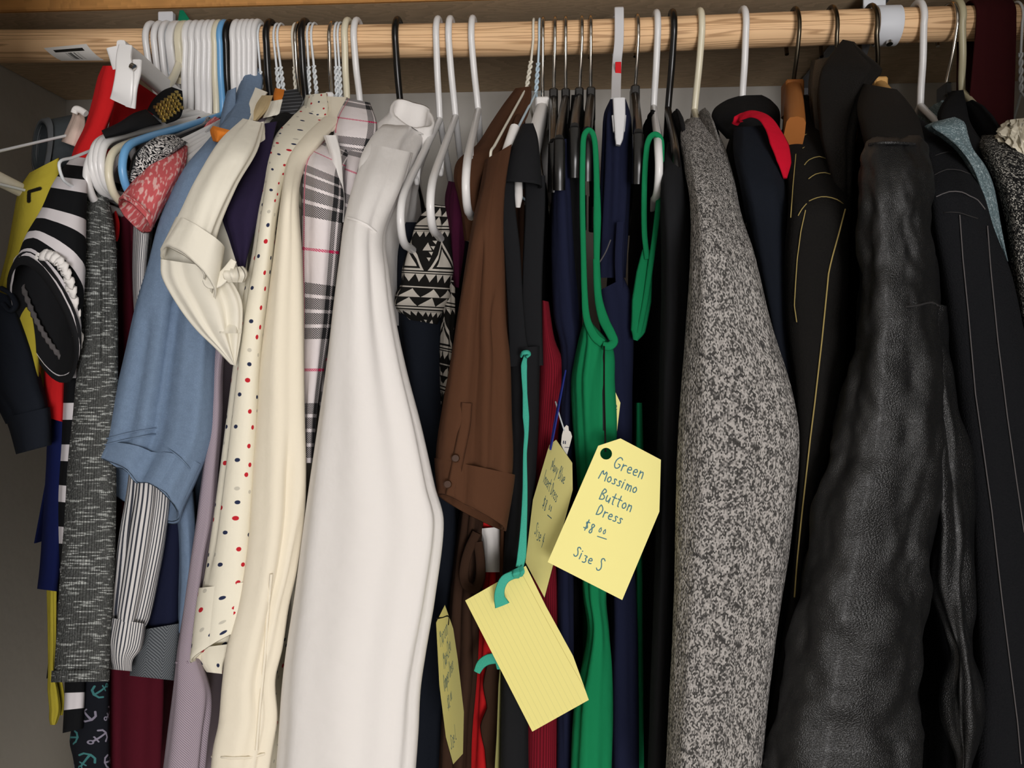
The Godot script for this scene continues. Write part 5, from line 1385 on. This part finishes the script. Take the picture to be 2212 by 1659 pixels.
func build_right_clothes() -> void:
	var t: Node3D
	t = garment("teal_blouse", "grey-teal blouse with pale brush print at the right", "blouse", 2000)
	body(t, M.teal_print, 1996, 900, {"th": 0.006, "zf": .1})
	piece(t, "sleeve", [[2030, 260, 2064, 252, 0, 0, .15, .01], [2004, 272, 2084, 262, 0, 0, .16, .014], [2036, 296, 2094, 290, 0, 0, .165, .014], [2070, 325, 2104, 322, 0, 0, .17, .014], [2094, 360, 2128, 358, 0, 0, .175, .014], [2110, 400, 2146, 400, 0, 0, .18, .012], [2124, 447, 2156, 440, 0, 0, .18, .01], [2139, 490, 2164, 488, 0, 0, .18, .008], [2168, 556, 2179, 566, 0, 0, .18, .004]], M.teal_print, {"wr": .005, "wx": 60, "step": 8, "folds": [[6, .0015, 0, .5]]})
	t = garment("black_blouse", "black blouse shoulder on thin metal hook hanger at right", "blouse", 2058)
	body(t, M.black, 2056, 1700, {"th": 0.008, "zf": .14})
	piece(t, "shoulder", [[2060, 196, 2082, 194, 0, 0, .02, .012], [2038, 222, 2088, 222, 0, 0, .05, .015], [2026, 255, 2096, 262, 0, 0, .08, .02], [2060, 320, 2130, 320, 0, 0, .12, .024], [2110, 420, 2160, 420, 0, 0, .14, .022], [2140, 520, 2182, 520, 0, 0, .14, .02], [2180, 700, 2210, 700, 0, 0, .14, .02], [2240, 1100, 2280, 1100, 0, 0, .14, .02]], M.black, {"wr": .003})
	t = garment("boucle_jacket", "black and white boucle jacket with fluffy cream collar", "jacket", 2098)
	body(t, M.boucle, 2096, 1700, {"th": 0.01, "zf": .14, "neck": .13, "tip": .2})
	piece(t, "sleeve", [[2125, 292, 2190, 290, 0, 0, .1, .02], [2118, 318, 2225, 330, 0, 0, .14, .03], [2148, 390, 2250, 400], [2172, 480, 2262, 480], [2184, 580, 2275, 580], [2205, 690, 2290, 690], [2240, 860, 2310, 860], [2260, 1100, 2330, 1100]], M.boucle, {"z": .17, "b": .03, "wr": .005, "wx": 70})
	part(t, "fluffy_collar", loft([[2186, 258, 2212, 255, 0, 0, .11, .014], [2168, 285, 2235, 280, 0, 0, .125, .022], [2176, 312, 2240, 315, 0, 0, .14, .022], [2196, 345, 2240, 350, 0, 0, .15, .016]], {"wr": .014, "wx": 420, "wy": 260, "step": 2, "seg": 90}).mesh, M.fleece, "fluffy cream collar")
	var x0 := rod_x(2130)
	t = thing("scarf", "dark oxblood scarf draped over the rod at the right", "scarf", Vector3(x0, rod_y(x0) - .05, 0))
	var sec := []
	for k in 15:
		var a := deg_to_rad(lerpf(185, -10, k / 14.0))
		sec.append([Vector3(x0, rod_y(x0) + (ROD_R + .004) * sin(a), (ROD_R + .004) * cos(a)), Vector3(.0185, 0, 0), Vector3(0, sin(a), cos(a)) * .0025])
	for k in range(1, 14):
		sec.append([Vector3(x0 - .0004 * k, rod_y(x0) - .0035 - k * .011, ROD_R + .0045 - k * .0003), Vector3(.0185 + .0004 * k, 0, 0), Vector3(0, 0, .0032)])
	part(t, "cloth", loft_sections(sec, {"e": 2.6, "folds": [[7, .0012, 0, .2]], "wr": .002}).mesh, M.oxblood)
	part(t, "back_fall", box_mesh(Vector3(x0 - .018, rod_y(x0) - .2, -ROD_R - .008), Vector3(x0 + .018, rod_y(x0) - .001, -ROD_R - .003), .002), M.oxblood)

func build_hangers() -> void:
	var t: Node3D
	# ---- tightly packed tube hangers at the left: [hook px, base px, base py, front corner px, py, material, label]
	var packed := [
		[318, 338, 205, 240, 300, "white_plastic", "white tube hanger, leftmost hook on the rod", .1],
		[336, 352, 212, 250, 300, "white_plastic", "white tube hanger, second hook from the left end", .1],
		[352, 366, 220, 262, 305, "white_plastic", "white tube hanger, third hook from the left end", .1],
		[402, 398, 238, 196, 330, "white_plastic", "white tube hanger right of the green size marker", .2],
		[416, 412, 240, 207, 304, "white_plastic", "white tube hanger, second of the packed row of five", .2],
		[430, 428, 243, 216, 300, "white_plastic", "white tube hanger, third of the packed row of five", .2],
		[443, 440, 246, 290, 262, "white_plastic", "white tube hanger, fourth of the packed row of five", .13],
		[454, 452, 250, 226, 302, "white_plastic", "white tube hanger next to ivory hanger", .2],
		[466, 468, 250, 243, 322, "ivory_plastic", "ivory tube hanger touching the blue hanger", .2],
		[477, 482, 248, 272, 312, "blue_plastic", "sky blue tube hanger", .2],
		[490, 496, 252, 296, 330, "black_plastic", "black tube hanger touching the blue hanger", .19],
		[505, 508, 250, 330, 340, "white_plastic", "white tube hanger right of the packed black hanger", .18],
		[518, 520, 250, 345, 345, "white_plastic", "white tube hanger, first of four beside blue collar", .17],
		[528, 530, 250, 360, 350, "white_plastic", "white tube hanger, second of four beside blue collar", .17],
		[539, 540, 250, 375, 350, "white_plastic", "white tube hanger, third of four beside blue collar", .17],
		[550, 552, 250, 390, 355, "white_plastic", "white tube hanger, last of four beside blue collar", .17],
		[577, 586, 240, 440, 360, "black_plastic", "black tube hanger between two pairs of white wires", .17],
		[653, 662, 230, 545, 360, "black_plastic", "black tube hanger above the polka dot collar", .17],
		[746, 750, 222, 640, 330, "ivory_plastic", "ivory tube hanger above the cream cardigan collar", .17],
		[766, 778, 222, 690, 350, "white_plastic", "white tube hanger above the plaid collar", .17],
		[855, 868, 262, 780, 390, "black_plastic", "glossy black tube hanger of the big white shirt", .17],
		[1420, 1412, 232, 1422, 310, "white_plastic", "white tube hanger carrying the green strappy dress", .17],
		[1455, 1443, 236, 1460, 330, "black_plastic", "glossy black tube hanger left of the tweed cardigan", .16],
		[1515, 1500, 240, 1540, 360, "ivory_plastic", "ivory tube hanger of the tweed cardigan", .16],
		[1610, 1603, 222, 1650, 350, "white_plastic", "white tube hanger of the red-lined coat", .14],
		[1993, 1988, 228, 2060, 300, "white_plastic", "white tube hanger right of the rod bracket", .09],
		[2076, 2078, 198, 2190, 322, "aged_ivory", "yellowed tube hanger at the right end", .12]]
	for q in packed:
		tube_hanger("tube_hanger", q[6], q[0], M[q[5]], q[1], q[2], q[3], q[4], {"ez": q[7]})
	# ---- three empty white hangers in the middle
	for q in [[943, 950, 258, 868, 425, "empty white tube hanger nearest the big white shirt"], [970, 984, 252, 932, 395, "empty white tube hanger, middle of three"], [1019, 1033, 238, 1008, 352, "empty white tube hanger nearest the brown shirt"]]:
		tube_hanger("tube_hanger", q[5], q[0], M.white_plastic, q[1], q[2], q[3], q[4], {"ez": .2, "drop": .036, "notch": true, "group": "empty white hangers in the middle"})
	# ---- wires
	for q in [[558, 566, 232, 470, 330, "white_wire", "white wire hanger beside the last packed white hook"], [592, 604, 210, 500, 330, "white_wire", "white wire hanger, left of the pair right of a black hook"], [600, 614, 206, 510, 335, "white_wire", "white wire hanger, right of the pair above orange collar"], [632, 640, 206, 545, 330, "ivory_wire", "white wire hanger left of a thin metal hook"], [664, 668, 206, 575, 330, "white_wire", "white wire hanger, left of the pair above polka dot collar"], [673, 684, 200, 590, 330, "white_wire", "white wire hanger, right of the pair above polka dot collar"], [723, 728, 206, 640, 330, "white_wire", "white wire hanger, left of two beside ivory hanger"], [730, 736, 210, 650, 330, "white_wire", "white wire hanger touching the ivory hanger"], [1152, 1138, 188, 1060, 330, "ivory_wire", "ivory wire hanger behind the brown collar"], [1165, 1158, 200, 1086, 340, "blue_wire", "pale blue wire hanger holding the black sleeveless dress"], [360, 372, 240, -60, 340, "white_wire", "white wire hanger sticking out to the left edge"], [395, 398, 246, 128, 352, "white_wire", "white wire hanger inside the striped top"], [2208, 2206, 200, 2300, 300, "white_wire", "white wire hanger at the right edge"]]:
		wire_hanger(q[6], q[0], M[q[5]], q[1], q[2], q[3], q[4], {"ez": .24 if q[0] in [360, 395] else (.11 if q[0] < 1000 else .16)})
	t = get_node("wire_hanger_009")
	part(t, "foam_cover", tube(px_pts([[1112, 276, .12], [1098, 318, .135], [1084, 365, .15]], .13), .0045), M.white, "white foam shoulder cover")
	part(t, "foam_end", tube(px_pts([[1120, 392, .15], [1120, 425, .154], [1119, 448, .152]], .15), .0034, {"w": [1.0, 1.1, .6]}), M.white, "white foam shoulder cover")
	t = get_node("wire_hanger_010")
	part(t, "cardboard_tube", tube([P(-70, 352, .235), P(20, 398, .19), P(130, 452, .12)], .0058, {"sub": 3, "sides": 14}), M.ivory_cloth, "white cardboard trouser tube")
	# ---- thin metal hooks
	bar_hanger("metal_hook_hanger", "metal hook hanger beside second black tube hanger", 641, M.chrome, M.white_plastic, 648, 212, 606, 280, {"ez": .08, "group": "metal hook hangers"})
	bar_hanger("metal_hook_hanger", "thin metal hook hanger left of two white wires", 714, M.chrome, M.white_plastic, 716, 205, 676, 280, {"ez": .08, "group": "metal hook hangers"})
	bar_hanger("padded_hanger", "chrome hook hanger with white padded arm", 1173, M.chrome, M.white, 1172, 215, 1150, 330, {"th": .008, "hh": .012, "ez": .1})
	for q in [[1199, 1196, 197, 1196, 325, "black bar hanger, first chrome hook right of the padded one", .13], [1222, 1222, 197, 1208, 318, "black bar hanger, second chrome hook right of padded one", .15], [1257, 1251, 195, 1241, 292, "black bar hanger beside the green dress hanger", .14], [1276, 1276, 194, 1268, 300, "black bar hanger holding the green button dress", .136], [1378, 1371, 190, 1378, 305, "black clip hanger right of translucent strip", .14]]:
		t = bar_hanger("clip_hanger", q[5], q[0], M.chrome, M.black_plastic, q[1], q[2], q[3], q[4], {"ez": q[6], "finger": .036, "group": "black clip hangers"})
	bar_hanger("clip_hanger", "black clip hanger at the right behind the yellowed hanger", 2062, M.chrome, M.black_plastic, 2040, 184, 2080, 290, {"ez": .06, "th": .004, "hh": .008})
	# ---- wooden hangers with bronze hooks
	t = bar_hanger("wooden_hanger", "honey-coloured wooden hanger with bronze hook", 1722, M.bronze, M.hanger_wood, 1712, 178, 1716, 290, {"ez": .14, "th": .0105, "hh": .015, "wide": .006, "hr": .0021, "group": "wooden hangers"})
	t = bar_hanger("wooden_hanger", "wooden hanger under leather jacket with dark hook left of bracket", 1802, M.bronze, M.light_wood, 1806, 205, 1838, 300, {"ez": .09, "th": .006, "hh": .014, "wide": .008, "hr": .0021, "group": "wooden hangers"})
	t = bar_hanger("wooden_hanger", "pale wooden hanger with hook touching the bracket cup", 1888, M.bronze, M.light_wood, 1896, 172, 1944, 285, {"ez": .1, "th": .0075, "hh": .014, "wide": .007, "hr": .0024, "group": "wooden hangers"})
	# ---- translucent strip with a red size window and a clip holding the navy tank
	var x := P(1337, 60, .02).x
	var y := rod_y(x)
	t = thing("strip_hanger", "frosted plastic strip hanger with a red size marker", "hanger", Vector3(x, y, 0), "hangers on the closet rod")
	var sp := [Vector3(x, y - .012, -ROD_R - .006), Vector3(x, y + .008, -ROD_R - .004), Vector3(x, y + ROD_R + .003, -.006), Vector3(x, y + ROD_R + .0045, .012), Vector3(x, y + ROD_R + .001, .022), P(1337, 90, .028), P(1333, 130, .034), P(1331, 180, .06), P(1330, 215, .085)]
	part(t, "strip", tube(sp, .0046, {"ry": .0014, "up": Vector3(0, .2, 1), "e": 5.0, "sides": 16}), M.frosted)
	part(t, "size_marker", box_mesh(P(1329, 161, .048), P(1342, 133, .0495), .0004), M.red_plastic, "small red size marker")
	part(t, "clip", tube(px_pts([[1337, 214, .13], [1338, 255, .132], [1337, 300, .134], [1335, 314, .134]], .13), .0052, {"ry": .003, "up": Vector3(0, 0, 1), "e": 4.0, "w": [1.05, 1.0, .7, .4], "sides": 14}), M.frosted)
	part(t, "clip_shoulder", tube(px_pts([[1337, 250, .13], [1337, 285, .131]], .13), .0064, {"ry": .002, "up": Vector3(0, 0, 1), "e": 4.0, "w": [1.0, .8], "sub": 3, "sides": 14}), M.frosted)
	# ---- white clip hanger with the red dress
	x = P(372, 60, .02).x
	y = rod_y(x)
	t = thing("skirt_hanger", "white flat plastic hanger with a big clip gripping the red dress", "hanger", Vector3(x, y, 0), "hangers on the closet rod")
	var base := P(384, 200, 0.0)
	part(t, "hook", tube(hook_points(x, .003, base, .006), .003, {"ry": .004, "up": Vector3(1, 0, 0), "e": 4.0, "sides": 14}), M.white_plastic)
	part(t, "bar", tube([P(262, 112, .165), P(300, 140, .13), P(345, 180, .07), P(392, 218, 0.0), P(440, 255, -.08)], .010, {"ry": .004, "up": Vector3(1, 0, 0), "e": 5.0, "sides": 14}), M.white_plastic)
	var clip := part(t, "clip", tube(px_pts([[272, 100, .178], [268, 125, .182], [270, 160, .184], [266, 200, .182], [262, 222, .178]], .18), .0075, {"ry": .0022, "up": Vector3(.2, 0, 1), "e": 5.0, "w": [.75, .8, 1.0, 1.15, 1.25], "sides": 16}), M.white_plastic)
	part(clip, "thumb_tab", tube(px_pts([[296, 132, .176], [294, 155, .18], [286, 190, .181], [282, 232, .176]], .18), .0042, {"ry": .002, "up": Vector3(.2, 0, 1), "e": 4.0}), M.white_plastic)
	part(clip, "spring", tube(px_pts([[283, 142, .186], [290, 146, .186]], .186), .0028, {"sub": 3}), M.chrome)
	part(clip, "rear_jaw", tube(px_pts([[244, 103, .165], [250, 122, .165], [258, 150, .166]], .165), .0055, {"ry": .002, "up": Vector3(.3, 0, 1), "e": 4.0}), M.white_plastic)
	part(t, "size_tab", box_mesh(Vector3(x - .024, y + ROD_R + .004, -.006), Vector3(x - .008, y + ROD_R + .018, .002), .001), M.frosted)
	# ---- wishbone hook with green size marker
	x = P(388, 60, .02).x
	y = rod_y(x)
	t = thing("marker_hanger", "off-white flat hook hanger with a green triangular size marker", "hanger", Vector3(x, y, 0), "hangers on the closet rod")
	part(t, "hook", tube(hook_points(x, .003, P(386, 175, .012), .004), .0032, {"ry": .0035, "up": Vector3(1, 0, 0), "e": 4.0, "sides": 14}), M.ivory_plastic)
	part(t, "arm", tube([P(386, 140, .018), P(376, 165, .03), P(362, 186, .05)], .005, {"ry": .003, "up": Vector3(1, 0, 0)}), M.ivory_plastic)
	part(t, "arm", tube([P(387, 140, .018), P(398, 168, 0.0), P(410, 192, -.02)], .005, {"ry": .003, "up": Vector3(1, 0, 0)}), M.ivory_plastic)
	part(t, "size_marker", loft([[388, 22, 396, 22, 0, 0, .004, .002], [386, 32, 404, 33, 0, 0, .004, .004], [384, 44, 414, 48, 0, 0, .004, .005]], {"e": 5.0, "step": 4, "wr": 0.0}).mesh, M.green_plastic, "green triangular size marker")

func build_tags() -> void:
	var ink := Color(.30, .47, .52, .85)
	var yellow := Color(.955, .92, .60)
	var t: Node3D
	# ---- big tag of the green dress
	var im := Image.create(512, 872, false, Image.FORMAT_RGB8)
	im.fill(yellow)
	var k := 512.0 / 180.0
	write(im, "Green", 46 * k, 64 * k, 27 * k, 3.3, ink, .86, -.02)
	write(im, "Mossimo", 28 * k, 98 * k, 24 * k, 3.3, ink, .86, -.01)
	write(im, "Button", 46 * k, 138 * k, 25 * k, 3.3, ink, .86, -.01)
	write(im, "Dress", 53 * k, 171 * k, 24 * k, 3.3, ink, .86, -.01)
	write(im, "$8", 40 * k, 212 * k, 24 * k, 3.3, ink, .9, .12)
	write(im, "00", 72 * k, 208 * k, 19 * k, 2.6, ink, 1.0, 0)
	stroke(im, [Vector2(76, 213) * k, Vector2(96, 211) * k], 3.0, ink)
	write(im, "Size", 44 * k, 272 * k, 23 * k, 3.3, ink, .9, .03)
	write(im, "S", 100 * k, 280 * k, 30 * k, 3.3, ink, .8, 0)
	t = thing("price_tag", "large yellow card tag reading Green Mossimo Button Dress, size S", "tag", P(1309, 980, .185), "yellow card price tags")
	part(t, "card", card([[1340, 947], [1427, 993], [1424, 1105], [1344, 1296], [1183, 1214], [1292, 963]], P(1305.5, 932, .209), P(1470.5, 1003.6, .209), P(1183, 1214, .22), .0004, [1309, 980, .0046], .0015), mat(Color.WHITE, .9, ImageTexture.create_from_image(im), 1.0))
	part(t, "string", tube(px_pts([[1305, 748, .183], [1305, 850, .2], [1307, 930, .2105], [1308, 976, .2085]], .18), .0008, {"sides": 6}), M.black_thread)
	# ---- narrow tag of the navy dress
	im = Image.create(512, 872, false, Image.FORMAT_RGB8)
	im.fill(yellow)
	var dark := Color(.22, .37, .42, .9)
	write(im, "Navy Blue", 110, 210, 86, 3.2, dark, .62, .02)
	write(im, "Insert Dress", 40, 320, 84, 3.2, dark, .52, .05)
	write(im, "$8", 120, 470, 84, 3.2, dark, .8, .1)
	write(im, "00", 230, 460, 64, 2.8, dark, .9, 0)
	stroke(im, [Vector2(240, 480), Vector2(315, 476)], 3.0, dark)
	write(im, "Size 4", 100, 660, 84, 3.2, dark, .7, .05)
	t = thing("price_tag", "yellow card tag turned sideways reading Navy Blue Insert Dress, size 4", "tag", P(1189, 975, .15), "yellow card price tags")
	part(t, "card", card([[1187, 962], [1202, 950], [1237, 1000], [1238, 1058], [1205, 1185], [1177, 1291], [1136, 1215], [1152, 1080]], P(1194, 938, .168), P(1252, 990, .198), P(1128, 1206, .172), .0004, [1189, 974, .0044]), mat(Color.WHITE, .9, ImageTexture.create_from_image(im), 1.0))
	part(t, "string", tube(px_pts([[1222, 800, .15], [1207, 880, .168], [1196, 940, .174], [1189, 972, .174]], .14), .0008, {"sides": 6}), M.blue_thread)
	part(t, "string", tube(px_pts([[1218, 812, .15], [1200, 900, .168], [1188, 970, .174]], .14), .0006, {"sides": 6}), M.blue_thread)
	# ---- blank ruled card on the teal ribbon
	im = Image.create(512, 768, false, Image.FORMAT_RGB8)
	im.fill(Color(.915, .875, .56))
	for q in 11:
		stroke(im, [Vector2(30 + q * 38, 0), Vector2(30 + q * 38, 768)], .8, Color(.80, .78, .52, .55))
	stroke(im, [Vector2(452, 20), Vector2(456, 300), Vector2(462, 520), Vector2(475, 768)], 1.2, Color(.74, .68, .4, .8))
	t = thing("price_tag", "blank ruled yellow card hanging on a teal ribbon", "tag", P(1129, 1248, .195), "yellow card price tags")
	part(t, "card", card([[1005, 1297], [1136, 1222], [1180, 1310], [1238, 1416], [1254, 1460], [1272, 1511], [1150, 1580]], P(1005, 1297, .192), P(1138, 1220, .194), P(1150, 1580, .2), .0004, [1129, 1248, .0044], .002), mat(Color.WHITE, .9, ImageTexture.create_from_image(im), 1.0))
	part(t, "ribbon", tube(px_pts([[1136, 766, .178], [1132, 790, .18], [1134, 850, .183], [1136, 900, .186], [1137, 935, .187], [1134, 980, .188], [1134, 1060, .19], [1131, 1140, .194], [1127, 1200, .198], [1122, 1226, .2]], .19), .0026, {"ry": .0006, "up": Vector3(.1, 0, 1), "w": [.5, 1, .75, 1.05, .7, .62, .8, 1.05, 1.4, 1.2]}), M.ribbon, "teal satin ribbon")
	part(t, "ribbon_bow", tube(px_pts([[1126, 768, .18], [1130, 762, .183], [1140, 761, .183], [1144, 765, .181], [1136, 772, .182]], .18), .0022, {"ry": .0012}), M.ribbon)
	part(t, "ribbon_knot", loft([[1106, 1232, 1128, 1222, 0, 0, .2, .004], [1104, 1242, 1132, 1236, 0, 0, .202, .006], [1110, 1250, 1126, 1246, 0, 0, .2, .004]], {"wr": .004, "wx": 120, "step": 3}).mesh, M.ribbon)
	part(t, "ribbon_tail", tube(px_pts([[1122, 1242, .203], [1106, 1243, .206], [1090, 1252, .208], [1081, 1270, .209], [1079, 1290, .208], [1085, 1308, .206]], .2), .0036, {"ry": .0006, "up": Vector3(.1, .2, 1), "w": [.7, .9, 1, 1, 1.2, 1.7]}), M.ribbon)
	# ---- slanted narrow tag at the bottom
	im = Image.create(512, 872, false, Image.FORMAT_RGB8)
	im.fill(Color(.90, .86, .55))
	write(im, "Maroon", 60, 240, 100, 3.4, dark, .66, -.12)
	write(im, "Max+Cleo", 110, 360, 100, 3.4, dark, .52, -.12)
	write(im, "Romper Dress", 70, 480, 90, 3.4, dark, .5, -.1)
	write(im, "$8.00", 130, 590, 80, 3.4, dark, .7, -.1)
	write(im, "Size L", 130, 800, 80, 3.4, dark, .7, -.1)
	t = thing("price_tag", "narrow slanted yellow card tag in front of brown dress", "tag", P(966, 1340, .19), "yellow card price tags")
	part(t, "card", card([[960, 1307], [969, 1332], [978, 1358], [988, 1425], [1001, 1538], [999, 1628], [978, 1651], [962, 1592], [948, 1480], [941, 1345]], P(938, 1300, .225), P(976, 1300, .175), P(966, 1655, .23), .0004), mat(Color.WHITE, .9, ImageTexture.create_from_image(im), 1.0))
	part(t, "string", tube(px_pts([[944, 1336, .224], [955, 1334, .208], [969, 1332, .19], [968, 1350, .194]], .18), .0006, {"sides": 6}), M.black_thread)
	# ---- edge-on tag beside it
	t = thing("price_tag", "yellow card tag seen nearly edge-on over the red dress", "tag", P(1078, 1445, .16), "yellow card price tags")
	part(t, "card", card([[1079, 1440], [1084, 1450], [1091, 1590], [1076, 1690], [1066, 1690], [1072, 1590], [1076, 1480]], P(1070, 1440, .17), P(1096, 1440, .115), P(1062, 1690, .172), .0004), M.paper)
	part(t, "ribbon_tail", tube(px_pts([[1030, 1452, .172], [1040, 1434, .174], [1056, 1424, .175], [1076, 1424, .174], [1080, 1445, .172]], .17), .0036, {"ry": .0006, "up": Vector3(.1, .3, 1), "w": [.8, 1.1, 1.2, 1.2, .7]}), M.ribbon)
	# ---- tag half hidden behind the green dress
	im = Image.create(256, 436, false, Image.FORMAT_RGB8)
	im.fill(yellow)
	write(im, "ve", 150, 150, 70, 3.0, dark, .8, 0)
	t = thing("price_tag", "yellow card tag half hidden behind the green dress", "tag", P(1326, 845, .15), "yellow card price tags")
	part(t, "card", card([[1318, 842], [1326, 840], [1340, 870], [1330, 955], [1318, 960]], P(1300, 838, .158), P(1342, 845, .158), P(1296, 960, .158), .0004), mat(Color.WHITE, .9, ImageTexture.create_from_image(im), 1.0))
	# ---- small white scalloped tag
	im = Image.create(128, 256, false, Image.FORMAT_RGB8)
	im.fill(Color(.88, .86, .82))
	write(im, "7.00", 16, 160, 44, 2.4, Color(.1, .12, .25), .8, 0)
	stroke(im, [Vector2(56, 176), Vector2(110, 172)], 2.0, Color(.1, .12, .25))
	t = thing("paper_tag", "small white scalloped price tag behind the navy dress tag", "tag", P(1217, 925, .14))
	part(t, "card", card([[1218, 925], [1224, 918], [1228, 921], [1229, 930], [1233, 933], [1236, 943], [1231, 962], [1224, 986], [1212, 960], [1214, 940]], P(1212, 918, .165), P(1240, 922, .168), P(1206, 985, .165), .0003), mat(Color.WHITE, .9, ImageTexture.create_from_image(im), 1.0))
	part(t, "string", tube(px_pts([[1200, 868, .15], [1208, 896, .16], [1219, 930, .167]], .14), .0007, {"sides": 5}), M.white_wire)
